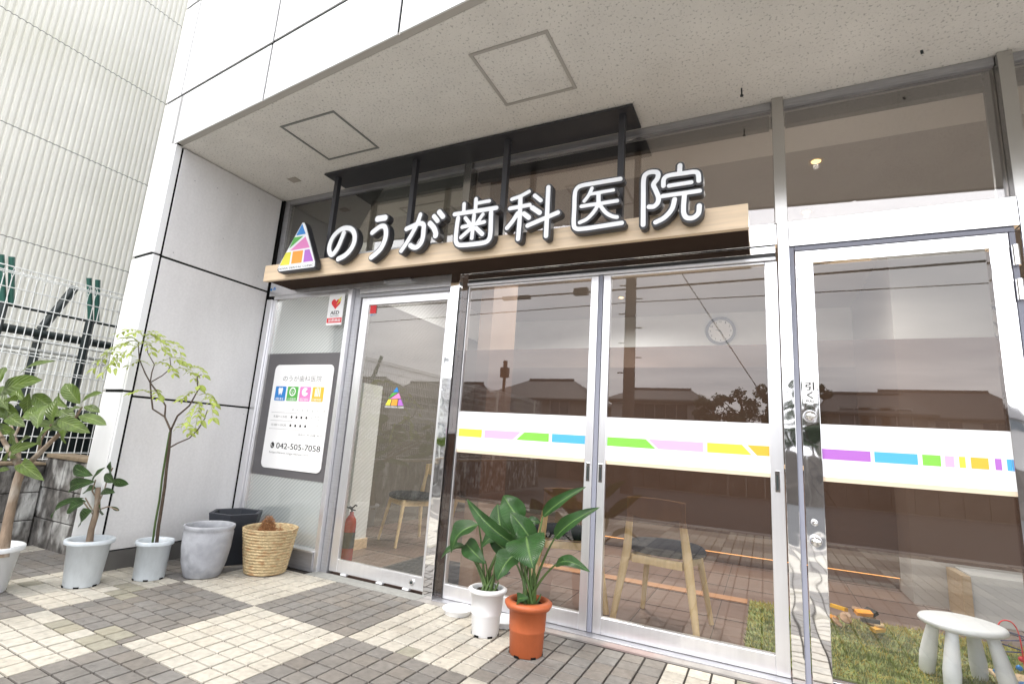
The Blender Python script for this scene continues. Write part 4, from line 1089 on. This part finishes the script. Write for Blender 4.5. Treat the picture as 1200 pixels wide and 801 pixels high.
for a in ((165, 408, 112, 431), (164, 404, 118, 421), (166, 402, 207, 421), (166, 400, 190, 408), (168, 394, 140, 391), (166, 394, 182, 394), (176, 428, 152, 428), (178, 428, 204, 437), (182, 428, 234, 451), (198, 436, 232, 452), (214, 440, 240, 439),
          (178, 462, 156, 460), (176, 460, 186, 466), (232, 462, 214, 467), (233, 463, 252, 472), (232, 472, 219, 494), (234, 472, 229, 501), (236, 470, 250, 489), (203, 505, 223, 507), (160, 418, 134, 425), (170, 402, 154, 413), (228, 472, 236, 492), (150, 412, 122, 436), (160, 404, 178, 412), (163, 401, 146, 404), (158, 405, 130, 409), (150, 409, 136, 431), (140, 413, 127, 430), (163, 402, 150, 396), (168, 395, 158, 390), (175, 404, 196, 413), (190, 410, 214, 423)): frond(*a)
mb.build('foliage', EV, P3)

# -- empty planters
mb = MB()
prof = [(.001, .012), (.105, .012), (.108, 0), (.120, .008), (.146, .09), (.160, .18), (.164, .275), (.160, .290), (.164, .296), (.170, .312), (.168, .322), (.160, .325), (.150, .318), (.146, .29), (.140, .15), (.11, .04), (.001, .035)]
mb.lathe([(a*.91, b) for a, b in prof], (-3.355, -.565, .004), 56, wob=lambda a, z: .006*sin(3*a+z*9)+.004*sin(7*a-z*20))
mb.build('cement_planter', M['cement'], label='empty round weathered cement planter beside the dark hexagonal planter', cat='planter')
mb = MB(); cx, cy = -3.545, -.235
def hexr(r, z): return [(cx+r*cos(radians(60*k+12)), cy+r*sin(radians(60*k+12)), z) for k in range(6)]
rings = [hexr(.125, .004), hexr(.19, .36), hexr(.160, .36), hexr(.150, .30), hexr(.11, .04)]
vs = sum(rings, []); fs = []
for k in range(4):
    for i in range(6): fs.append((k*6+i, k*6+(i+1) % 6, (k+1)*6+(i+1) % 6, (k+1)*6+i))
fs.append(tuple(range(24, 30))); fs.append(tuple(range(5, -1, -1)))
mb.add(vs, fs); mb.build('hexagonal_planter', M['charcoal'], label='empty charcoal hexagonal planter in the porch corner behind the cement one', cat='planter', bevel=.004)

BK = thing('woven_basket', 'round straw rope basket with brown coconut fibre inside, beside the side window', 'basket', (-3.13, -.262, .004))
mb = MB(); rnd2 = random.Random(9); prof = []; nr = 15
H = .285
for k in range(nr):
    z0 = .006+k*H/nr; rr = .128+.048*(k/nr)**.9
    for t in range(5):
        a = pi*t/4-pi/2; prof.append((rr+.008*cos(a)+rnd2.uniform(-.0012, .0012), z0+(t/4)*H/nr))
rr = .178; prof += [(rr+.006, H+.012), (rr-.004, H+.018), (rr-.014, H+.010), (rr-.016, H-.03), (.120, .02), (.001, .02)]
mb.lathe(prof, (-3.13, -.262, .004), 72, wob=lambda a, z: .010*sin(23*a+z*260)+.006*sin(41*a-z*190)+.008*sin(2*a+z*14))
mb.build('basket_wall', M['straw'], BK)
mb = MB(); random.seed(8)
for cx_, cy_, w, n, hh in ((-3.150, -.275, .070, 3200, .150), (-3.03, -.27, .030, 500, .085), (-3.13, -.24, .11, 380, .035)):
    for _ in range(n):
        a = random.random()*6.28; r_ = w*sqrt(random.random()); z = .235+hh*(1-(r_/w)**2)*random.random()**.6
        p = Vector((cx_+r_*cos(a), cy_+r_*sin(a), z)); d = Vector((random.gauss(0, 1), random.gauss(0, 1), random.gauss(0, .6))).normalized()*random.uniform(.010, .028)
        mid = p+d*.5+Vector((0, 0, .006)); q = p+d; s_ = d.cross(Vector((random.random(), random.random(), random.random()))).normalized()*.0011
        mb.add([p-s_, p+s_, mid+s_, mid-s_, q], [(0, 1, 2, 3), (3, 2, 4)])
mb.lathe([(.001, .205), (.15, .20)], (-3.13, -.262, .0), 20)
mb.build('coconut_fibre', M['coir'], BK)

# -- strelitzias
def strel(name_label, c, potm, h, rb, rt, rolled, leaves, stems, seed):
    P = thing('potted_strelitzia', name_label, 'potted plant', (c[0], c[1], .004), 'potted strelitzias by the glass doors')
    if rolled: pot_mesh('pot', (c[0], c[1], .004), h, rb, rt, potm, P, rim=.024, rimh=.036, rolled=True)
    else: pot_mesh('pot', (c[0], c[1], .004), h, rb, rt, potm, P, rim=.016, rimh=.024, rolled=True)
    soil(c, h-.022, rt-.026, P)
    random.seed(seed); mb = MB(); ms = MB()
    for k, (x0, y0, x1, y1, hw, dy0, dy1, fx, fz, arch, fold) in enumerate(leaves):
        b_ = at(x0, y0, c[1]+dy0); t_ = at(x1, y1, c[1]+dy1)
        mpp = (b_-CAM).dot(AF)/F_PX
        leaf(mb, b_, t_, hw*mpp*1.14, arch=arch, fold=fold, face=(fx, -1, fz), shape='blade', wave=.10, nu=14)
        a = 2*pi*random.random(); r_ = random.uniform(.01, .035); root = Vector((c[0]+r_*cos(a), c[1]+r_*sin(a), h-.02))
        ax = (t_-b_).normalized(); mid = root.lerp(b_, .55); mid.z += .01; mid += Vector((root.x-b_.x, root.y-b_.y, 0))*.22
        pts = []
        for t in [i/8 for i in range(9)]:
            pts.append(root*(1-t)**2+mid*2*t*(1-t)+b_*t*t)
        ms.tube(pts, [.0080-.0040*t/8 for t in range(9)], 7)
    for k in range(stems):
        a = 2*pi*random.random(); r_ = random.uniform(.01, .045); q = Vector((c[0]+r_*cos(a), c[1]+r_*sin(a), h-.02))
        e = q+Vector((random.uniform(-.03, .03), random.uniform(-.03, .03), random.uniform(.04, .16)))
        ms.tube([q, q.lerp(e, .5)+Vector((.004, 0, 0)), e], [.007, .006, .003], 6)
    ms.build('stems', M['greenstem'], P); mb.build('foliage', SMt, P)
    return P
strel('broad leaved strelitzia in a white pot left of the terracotta pot', (-1.345, -.345), M['white'], .232, .070, .103, False, [
    (561, 614, 529, 648, 13, 0, -.06, -.5, .5, .25, .35), (545, 639, 517, 654, 5, .02, -.04, -.3, .8, .2, .3), (546, 636, 569, 660, 10, -.02, -.08, .2, .3, .12, .3),
    (592, 640, 583, 590, 17, .08, .12, .1, .1, .08, .25), (598, 624, 563, 642, 9, -.04, -.09, -.2, .6, .22, .35), (588, 638, 570, 606, 8, .12, .15, .3, .2, .1, .3), (604, 640, 618, 612, 8, .10, .14, .3, .2, .1, .3)], 7, 3)
strel('bigger glossy strelitzia in a terracotta coloured pot before the sliding window', (-1.063, -.447), M['terra'], .245, .080, .116, True, [
    (606, 640, 547, 584, 9, 0, -.06, -.4, .5, .24, .5), (612, 612, 590, 580, 14, .06, .10, .1, .3, .12, .3), (624, 634, 598, 600, 12, .02, .0, .5, .4, .12, .45),
    (636, 605, 687, 570, 8, .02, .05, .4, .7, .10, .7), (650, 630, 703, 594, 9, -.02, -.02, .5, .8, .14, .6), (617, 628, 625, 666, 22, -.05, -.13, .1, .55, .14, .35),
    (607, 646, 582, 680, 14, -.04, -.12, -.2, .45, .14, .3), (651, 661, 692, 670, 7, -.04, -.06, .3, .9, .28, .3), (606, 704, 620, 700, 6, -.06, -.10, .1, .6, .2, .3), (618, 610, 634, 612, 5, .06, .10, .3, .6, .1, .4), (600, 650, 572, 626, 9, .06, .05, -.2, .4, .1, .4)], 10, 5)
def saucer(x, y, r, label):
    mb = MB(); mb.lathe([(.001, .004), (r*.78, .004), (r*.8, 0), (r*.82, .003), (r*.97, .028), (r, .030), (r*1.02, .033), (r*.97, .034), (r*.80, .009), (.001, .008)], (x, y, .004), 40)
    mb.build('pot_saucer', M['white'], label=label, cat='saucer')
saucer(-1.625, -.165, .088, 'white plastic saucer lying left of the white strelitzia pot')
saucer(-1.335, -.165, .088, 'white plastic saucer half hidden behind the white strelitzia pot')

# ------------------------------------------------------------------ inside the clinic
def make_chair():
    t = thing('wooden_chair', 'x', 'chair', (0, 0, 0), 'wooden chairs inside the clinic')
    mb = MB(); n = 30; vs = []; fs = []
    def ell(sc, z): return [(sc*.235*cos(a)*(1-.08*sin(a)), sc*.215*sin(a), z) for a in [2*pi*k/n for k in range(n)]]
    R_ = [ell(.90, .408), ell(1.0, .420), ell(1.0, .440), ell(.93, .455), ell(.5, .462)]
    vs = sum(R_, [])
    for k in range(4):
        for i in range(n): fs.append((k*n+i, k*n+(i+1) % n, (k+1)*n+(i+1) % n, (k+1)*n+i))
    fs.append(tuple(range(4*n, 5*n))); fs.append(tuple(range(n-1, -1, -1)))
    mb.add(vs, fs, smooth=True); mb.build('seat', M['cloth'], t)
    for s in (-1, 1):
        mb = MB(); mb.tube([(s*.245, -.235, 0), (s*.205, -.205, .25), (s*.178, -.185, .42), (s*.158, -.205, .60), (s*.145, -.225, .72)], [.018, .024, .027, .021, .016], 10, squash=.75); mb.build('leg', M['chairwood'], t)
        mb = MB(); mb.tube([(s*.215, .205, 0), (s*.18, .165, .25), (s*.155, .14, .405)], [.015, .019, .022], 10, squash=.8); mb.build('leg', M['chairwood'], t)
        mb = MB(); mb.box(s*.158-.012, s*.158+.012, -.17, .14, .352, .398); mb.build('side_rail', M['chairwood'], t, bevel=.004)
    for y in (-.175, .135):
        mb = MB(); mb.box(-.150, .150, y-.011, y+.011, .350, .396); mb.build('seat_rail', M['chairwood'], t, bevel=.004)
    mb = MB(); vs = []; fs = []; K = 14
    for k in range(K+1):
        u = -1+2*k/K; x = .175*u; y = -.245+.045*u*u; zt = .735-.012*u*u; zb_ = .610+.025*u*u
        vs += [(x, y, zb_), (x, y-.016, zb_), (x, y-.018, zt), (x, y-.002, zt)]
    for k in range(K):
        for i in range(4): a = 4*k+i; b = 4*k+(i+1) % 4; fs.append((a, b, b+4, a+4))
    fs += [(3, 2, 1, 0), (4*K, 4*K+1, 4*K+2, 4*K+3)]
    mb.add(vs, fs); mb.build('backrest', M['chairwood'], t, bevel=.004)
    return t
ch0 = make_chair()
for i, (x, y, rz, lab) in enumerate(((-.555, .46, -8, 'pale wooden chair with dark round seat behind the middle sliding window'), (-1.22, .52, 24, 'pale wooden chair partly hidden by the strelitzia leaves and window stile'),
        (-3.08, 1.28, 150, 'pale wooden chair seen through the entrance sliding door, beside the low partition'), (-2.72, 1.95, 165, 'pale wooden chair deepest in the room behind the entrance door'))):
    c = ch0 if i == 0 else copy_tree(ch0)
    c.location = (x, y, 0); c.rotation_euler = (0, 0, radians(rz)); c['label'] = lab

SL_ = thing('white_stool', 'low white plastic stool with four fat legs on the green rug', 'stool', (.835, .43, 0))
mb = MB(); mb.lathe([(.001, .262), (.11, .262), (.150, .266), (.166, .276), (.170, .285), (.164, .296), (.148, .300), (.001, .302)], (.835, .43, 0), 44); mb.build('seat', M['whiteplastic'], SL_)
for a in (45, 135, 225, 315):
    a = radians(a+12); mb = MB()
    p = [Vector((.835+cos(a)*r_, .43+sin(a)*r_, z)) for r_, z in ((.162, .012), (.158, .03), (.148, .10), (.132, .18), (.112, .262))]
    mb.tube(p, [.022, .033, .036, .030, .024], 16); mb.build('leg', M['whiteplastic'], SL_)
# shaggy rug
RG = MB(); random.seed(14)
rx0, rx1, ry0, ry1 = -.12, 1.60, .16, 1.34
RG.box(rx0, rx1, ry0, ry1, .0015, .012)
for _ in range(15000):
    x = random.uniform(rx0, rx1); y = random.uniform(ry0, ry1); c_ = noise.noise(Vector((x*5, y*16, 0)))
    d = Vector((random.gauss(0, .012), random.gauss(0, .008)-.012, random.uniform(.014, .034)*(1+.8*c_)))
    s_ = Vector((random.uniform(-1, 1), random.uniform(-1, 1), 0)).normalized()*.0035
    p = Vector((x, y, .010)); RG.add([p-s_, p+s_, p+d], [(0, 1, 2)], 0 if random.random() < .62+c_-(.75 if y > 1.12 else 0) else 1)  # extra gold tufts at the rear edge paint in the strip light's glow
RG.build('shaggy_rug', [mat('rug_green', (.20, .235, .07), .9), mat('rug_gold_and_glow', (.52, .42, .12), .9)], label='green and yellow shaggy rug on the floor inside', cat='rug')
mb = MB(); mb.box(-2.62, -1.80, .10, .90, .0015, .011); mb.build('doormat', mat('mat_charcoal', (.035, .035, .04), .95, var=.3, vscale=90, bump=.5, bscale=200), label='charcoal doormat inside the entrance door', cat='doormat', bevel=.003)
# reception counter with light strip under it
CT = thing('reception_counter', 'long brown reception counter with a warm light strip along its foot', 'counter', (.45, 2.9, 0))
mb = MB(); mb.box(-2.1, 2.0, 2.62, 3.1, .10, .92); mb.build('front_panel', woodmat('counter_wood', (.15, .10, .07), 1, (.4, 6, 6)), CT, bevel=.003)
mb = MB(); mb.box(-2.13, 2.03, 2.58, 3.13, .922, .96); mb.build('counter_top', M['wood'], CT, bevel=.003)
mb = MB(); mb.box(-2.1, 2.0, 2.70, 3.1, 0, .0985); mb.build('plinth', IW2, CT)
mb = MB(); mb.box(-2.08, 1.98, 2.66, 2.68, .088, .0985); mb.build('light_strip', emis('warm_strip', (1, .45, .14), .9), CT)
for x in (.34, .42): pass
CB = thing('white_cabinet', 'low white cabinet with a pale wood side behind the stool', 'cabinet', (1.55, 2.0, 0))
mb = MB(); mb.box(1.26, 1.99, 1.86, 2.18, 0.0, .31); mb.build('carcass', mat('cabinet_laminate', (.42, .41, .40), .6, var=.04), CB, bevel=.003)
mb = MB(); mb.box(1.205, 1.258, 1.84, 2.18, 0.0, .30); mb.build('side_panel', woodmat('cabinet_wood', (.34, .24, .14)), CB, bevel=.002)
# toys
TY = thing('wooden_toy', 'heap of wooden and coloured toy vehicles lying on the rug edge', 'toy', (.44, 1.0, .02))
random.seed(6)
M['toywood'] = mat('toy_wood', (.30, .17, .085), .5, var=.3, vscale=20)
tcs = ['toywood', 'toywood', 'amber', 'toywood', 'black', 'toywood', 'orange', 'toywood']
for k in range(16):
    x = .46+random.uniform(-.15, .15); y = .98+random.uniform(-.16, .12); z = .05+random.uniform(0, .11)
    mb = MB(); R4 = Matrix.Translation((x, y, z)) @ Matrix.Rotation(random.uniform(0, 6), 4, 'Z') @ Matrix.Rotation(random.uniform(-.7, .9), 4, 'X')
    if k % 2: mb.lathe([(.001, -.006), (.030, -.006), (.032, -.003), (.032, .003), (.030, .006), (.001, .006)], n=20); nm = 'wheel'
    else: mb.box(-.045, .045, -.018, .018, -.011, .011); nm = 'wood_block'
    mb.xform(R4); mb.build(nm, M[tcs[k % 8]] if not (k % 2) else M[('toywood', 'chairwood', 'toywood')[k % 3]], TY, bevel=.002)
BM = thing('bead_maze', 'wire bead maze toy with red and blue loops right of the stool', 'toy', (1.17, .62, .01))
mb = MB(); mb.box(1.07, 1.27, .55, .69, .012, .030); mb.build('base', M['wood'], BM, bevel=.003)
def loop(pts, m, name='wire_loop'):
    mb = MB(); P = smooth3(pts); mb.tube(P, .0032, 6); mb.build(name, m, BM)
def smooth3(pts, n=8):
    o = []; P = [Vector(pts[0])]+[Vector(p) for p in pts]+[Vector(pts[-1])]
    for i in range(1, len(P)-2):
        for k in range(n):
            t = k/n; a, b, c, d = P[i-1:i+3]; o.append(.5*((2*b)+(-a+c)*t+(2*a-5*b+4*c-d)*t*t+(-a+3*b-3*c+d)*t**3))
    o.append(P[-2]); return o
loop([(1.10, .60, .03), (1.10, .60, .24), (1.14, .60, .29), (1.18, .60, .24), (1.19, .60, .03)], M['red'])
loop([(1.12, .65, .03), (1.10, .64, .12), (1.20, .63, .15), (1.10, .62, .18), (1.20, .61, .21), (1.12, .60, .24), (1.24, .6, .2), (1.25, .6, .03)], mat('navy_wire', (.02, .03, .12), .4))
for k in range(9):
    mb = MB(); c = (1.08+.022*k, .60+.03*(k % 2), .045+.035*(k % 3)); mb.lathe([(.001, -.014), (.011, -.008), (.014, 0), (.011, .008), (.001, .014)], c, 14); mb.build('bead', M[('blue', 'red', 'green', 'yellow')[k % 4]], BM)
# small balls/blocks next to it
mb = MB(); mb.lathe([(.001, 0), (.03, .008), (.042, .03), (.03, .055), (.001, .062)], (1.06, .45, .014), 20); mb.build('toy_ball', M['blue'], label='small blue toy ball on the rug between stool legs', cat='toy')
for o_ in (BM,): o_.location.x -= .07; o_.location.y += .05
# bin behind the frosted pane
BN = MB(); BN.lathe([(.001, .004), (.095, .004), (.098, 0), (.125, .33), (.129, .335), (.122, .338), (.095, .01)], (-3.615, .165, 0), 36)
BN.build('waste_bin', mat('bin_mesh', (.05, .06, .07), .5, .3), label='grey wire waste bin behind the frosted side window', cat='waste bin')
EX = thing('fire_extinguisher', 'red fire extinguisher with black hose inside the entrance door', 'fire extinguisher', (-2.975, .36, 0))
ex, ey = -2.975, .36
mb = MB(); mb.lathe([(.001, 0), (.042, 0), (.045, .01), (.045, .28), (.040, .315), (.022, .34), (.016, .35), (.016, .37), (.001, .37)], (ex, ey, 0), 28); mb.build('cylinder', mat('extinguisher_red', (.34, .015, .012), .25), EX)
mb = MB(); mb.lathe([(.0462, .10), (.0462, .22)], (ex, ey, 0), 28); mb.build('label_band', M['darksteel'], EX)
mb = MB(); mb.tube([(ex, ey, .37), (ex, ey, .395), (ex-.02, ey-.01, .41)], .009, 8); mb.tube([(ex, ey, .40), (ex+.05, ey-.02, .43), (ex+.07, ey-.03, .425)], .006, 6); mb.tube([(ex, ey, .385), (ex+.05, ey-.02, .39)], .005, 6); mb.build('lever', M['black'], EX)
mb = MB(); mb.tube(smooth3([(ex, ey, .39), (ex-.05, ey-.02, .40), (ex-.062, ey-.02, .33), (ex-.055, ey-.02, .16)]), .007, 8); mb.build('hose', M['black'], EX)
# wall clock
CK = thing('wall_clock', 'round white wall clock with a grey rim on the back wall', 'clock', (-.487, 4.27, 2.45))
ck = Vector((-.492, 4.295, 2.645))
def disc(mb, prof, c, n=48):
    b = len(mb.v); t_ = MB(); t_.lathe(prof, n=n); t_.xform(Matrix.Translation(c) @ Matrix.Rotation(radians(90), 4, 'X')); mb.add(t_.v, t_.f, smooth=True)
mb = MB(); disc(mb, [(.150, 0), (.186, .004), (.192, .02), (.180, .034), (.158, .030), (.152, .0145)], ck); mb.build('rim', mat('clock_rim', (.03, .035, .05), .35), CK)
mb = MB(); disc(mb, [(.157, .014), (.001, .014)], ck); mb.build('dial', mat('dial_white', (.95, .95, .95), .3), CK)
mb = MB()
for k in range(12):
    a = radians(30*k); r_ = .128; tx = str(12 if k == 0 else k); w_ = .016*len(tx)
    put_text(mb, tx, ck.x+r_*sin(a)-w_/2, ck.x+r_*sin(a)+w_/2, ck.z+r_*cos(a)-.012, .024, ck.y-.0155)
mb.build('numerals', M['black'], CK)
for a, l, w_ in ((285, .070, .006), (150, .105, .004)):
    mb = MB(); a = radians(a); mb.prism([(ck.x-w_*cos(a), ck.z+w_*sin(a)), (ck.x+w_*cos(a), ck.z-w_*sin(a)), (ck.x+l*sin(a), ck.z+l*cos(a))], ck.y-.019, ck.y-.017); mb.build('hand', M['black'], CK)

# ------------------------------------------------------------------ across the road (seen in the glass and the steel)
rw = mat('house_render', (.22, .20, .18), .85, var=.08); rw2 = mat('house_pale', (.36, .35, .34), .85, var=.08)
rf = mat('dark_roof_tile', (.07, .065, .065), .6, var=.2, vscale=3, bump=.4, bscale=10); gl_ = mat('window_glass_dark', (.05, .06, .07), .1)
def house(x0, x1, y0, y1, ze, zr, wm, label, hip=1.5, gable=False, wins=3):
    H_ = thing('house', label, 'house', ((x0+x1)/2, (y0+y1)/2, -.16), 'houses across the road')
    mb = MB(); mb.box(x0+.5, x1-.5, y0+.5, y1-.5, -.16, ze); mb.build('wall', wm, H_)
    mb = MB(); ym = (y0+y1)/2; hp = .0 if gable else hip
    vs = [(x0, y0, ze), (x1, y0, ze), (x1, y1, ze), (x0, y1, ze), (x0+hp, ym, zr), (x1-hp, ym, zr), (x0, y0, ze-.16), (x1, y0, ze-.16), (x1, y1, ze-.16), (x0, y1, ze-.16)]
    mb.add(vs, [(0, 1, 5, 4), (2, 3, 4, 5), (1, 2, 5), (3, 0, 4), (6, 7, 1, 0), (7, 8, 2, 1), (8, 9, 3, 2), (9, 6, 0, 3), (9, 8, 7, 6)])
    ro = mb.build('roof', rf, H_)
    mb = MB(); mb.tube([(x0+hp, ym, zr+.02), (x1-hp, ym, zr+.02)], .14, 8); mb.build('ridge', rf, ro)
    for lv in ([.9] if ze < 4 else [.9, 3.4]):
        for k in range(wins):
            cx = x0+1.5+(x1-x0-3)*(k+.5)/wins
            mb = MB(); mb.box(cx-.85, cx+.85, y1-.50, y1-.46, lv, lv+1.25); wf = mb.build('window', rw2, H_)
            mb = MB(); mb.box(cx-.78, cx-.03, y1-.462, y1-.45, lv+.07, lv+1.18); mb.box(cx+.03, cx+.78, y1-.462, y1-.45, lv+.07, lv+1.18); mb.build('pane', gl_, wf)
    return H_
house(-22.5, -12.2, -45, -36, 4.7, 6.75, rw, 'dark hipped roof house reflected in the left sliding window', 3.0)
house(-32, -23.6, -43, -35, 4.4, 6.2, rw2, 'pale gabled house left of the dark hipped roof house', gable=True)
house(-11.4, -3.6, -44, -37, 4.9, 6.05, rw2, 'low pale house behind the utility pole with a grey ridge', 1.6)
house(3.2, 9.5, -44, -36, 4.3, 5.9, rw, 'long dark roofed house reflected in the hinged door', 1.0)
house(6.8, 18, -54, -45.5, 4.9, 7.3, rw2, 'pale house at the far right across the road', 2)
house(-46, -33, -46, -34, 4.6, 6.8, rw, 'wide brown house at the far left across the road', 3)
LV = mat('hedge_leaf', (.045, .06, .03), .8, var=.3)
def bush_tree(x, y, h, w, label, seed, conif=False):
    T = thing('tree', label, 'tree', (x, y, -.16), 'trees across the road'); random.seed(seed)
    mb = MB(); mb.tube([(x, y, -.16), (x+.1, y, h*.35), (x, y+.1, h*.85)], [.2, .15, .05], 8)
    for k in range(6):
        a = random.random()*6.28; mb.tube([(x, y, h*(.3+.06*k)), (x+cos(a)*w*.6, y+sin(a)*w*.6, h*(.5+.06*k))], [.07, .02], 5)
    mb.build('trunk', M['darkbark'], T)
    mb = MB()
    cl = [(x+random.gauss(0, w*.42), y+random.gauss(0, w*.4), h*(.30+.64*random.random())) for _ in range(34)]
    for cx, cy, cz in cl:
        q = w*(.30 if not conif else .22)*(1.15-cz/h*.6)
        for _ in range(85):
            d = Vector((random.gauss(0, 1), random.gauss(0, 1), random.gauss(0, .8))).normalized()*q*random.random()**.4
            p = Vector((cx, cy, cz))+d; s = random.uniform(.07, .16); a = Vector((random.gauss(0, 1), random.gauss(0, 1), random.gauss(0, 1))).normalized(); b = a.cross(Vector((.3, .5, .8))).normalized()
            mb.add([p-a*s, p+b*s*.6, p+a*s, p-b*s*.6], [(0, 1, 2, 3)])
    mb.build('crown', LV, T)
bush_tree(-1.4, -37, 6.2, 2.2, 'round dark tree just right of the low pale house', 1)
bush_tree(1.2, -38, 5.8, 1.8, 'dark bushy tree beside the long dark roofed house', 2)
bush_tree(-3.2, -36, 5.3, 1.5, 'smaller dark tree at the end of the low pale house', 3)
bush_tree(2.6, -35, 6.6, 1.6, 'tallest dark tree reflected at the left of the hinged door', 4)
mb = MB()
for k in range(150): mb.box(-40+k*.5, -39.52+k*.5, -14.3, -14.15, -.14, 1.15+.02*(k % 2))
mb.build('boundary_wall', mat('boundary_dark', (.16, .14, .125), .9, var=.3, vscale=2), label='long low dark boundary wall on the far side of the road', cat='wall')
# utility pole with cables
UP = thing('utility_pole', 'thick concrete utility pole with step bolts across the road', 'utility pole', (-3.30, -11.0, -.16))
mb = MB(); mb.tube([(-3.30, -11, -.16), (-3.30, -11, 11)], [.17, .13], 18); mb.build('pole', mat('pole_concrete', (.13, .11, .10), .9, var=.15), UP)
mb = MB()
for k in range(20):
    s_ = 1 if k % 2 else -1; mb.tube([(-3.30+s_*.14, -11, 1.4+k*.42), (-3.30+s_*.33, -11, 1.4+k*.42)], .018, 5)
mb.build('step_bolts', M['darksteel'], UP)
for z in (8.4, 9.6):
    mb = MB(); mb.box(-4.2, -2.4, -11.06, -10.94, z, z+.1); mb.build('crossarm', M['darksteel'], UP)
mb = MB(); mb.tube([(-3.3, -10.7, 7.4), (-3.3, -10.7, 8.2)], .24, 16); mb.build('transformer', M['greymetal'], UP)
CBL = mat('cable_black', (.02, .02, .02), .6)
def cable(p, q, sag, r, label):
    mb = MB(); p = Vector(p); q = Vector(q); P = []
    for k in range(41):
        t = k/40; v = p.lerp(q, t); v.z -= sag*4*t*(1-t); P.append(v)
    mb.tube(P, r, 5, caps=False); return mb.build('overhead_cable', CBL, label=label, cat='cable', group='overhead cables')
cable((-40, -12, 6.0), (30, -12, 6.3), .35, .030, 'thickest overhead cable, carrying the dark splice boxes')
cable((-40, -11.4, 4.95), (-3.3, -11.2, 5.15), .15, .014, 'thin lower overhead cable running left from the utility pole')
cable((-3.3, -11.2, 5.15), (30, -11.6, 5.5), .15, .014, 'thin lower overhead cable running right from the utility pole')
cable((-40, -11, 8.3), (30, -11, 8.6), .4, .014, 'upper overhead cable on the crossarm of the utility pole')
cable((-3.3, -11, 8.2), (1.6, -12.5, -.1), .0, .012, 'slanting guy wire from the utility pole to the ground')
for x0, x1, z, l in ((-7.9, -6.9, 5.72, 'long dark splice box on the thick cable'), (-5.35, -4.9, 5.72, 'short thick splice box on the thick cable')):
    mb = MB(); mb.box(x0, x1, -12.09, -11.91, z, z+(.10 if x1-x0 > .8 else .22)); mb.build('splice_box', CBL, label=l, cat='junction box')
LP = thing('street_lamp', 'slim lamp post with a boxy head beside the dark hipped roof house', 'street lamp', (-10.2, -17, -.16))
mb = MB(); mb.tube([(-10.2, -17, -.16), (-10.2, -17, 4.0)], .07, 10); mb.build('post', M['darksteel'], LP)
mb = MB(); mb.box(-10.38, -10.02, -17.15, -16.85, 3.75, 4.2); mb.build('lamp_head', M['darksteel'], LP, bevel=.05)
mb = MB(); mb.tube([(-10.2, -17, 4.2), (-10.2, -17, 4.5)], .1, 8); mb.build('cap', M['darksteel'], LP)
TM = thing('traffic_mirror', 'round convex traffic mirror on an orange post by the road', 'mirror', (-10.75, -13.9, -.16))
mb = MB(); mb.tube([(-10.75, -13.9, -.16), (-10.75, -13.9, 3.6), (-11.0, -13.9, 3.62)], .04, 10); mb.build('post', M['greymetal'], TM)
mb = MB(); mb.lathe([(.001, .06), (.10, .05), (.19, .015), (.21, 0), (.20, -.02)], n=30); mb.xform(Matrix.Translation((-11.15, -13.82, 3.95)) @ Matrix.Rotation(radians(-90), 4, 'X')); mb.build('mirror_face', M['chrome'], TM)
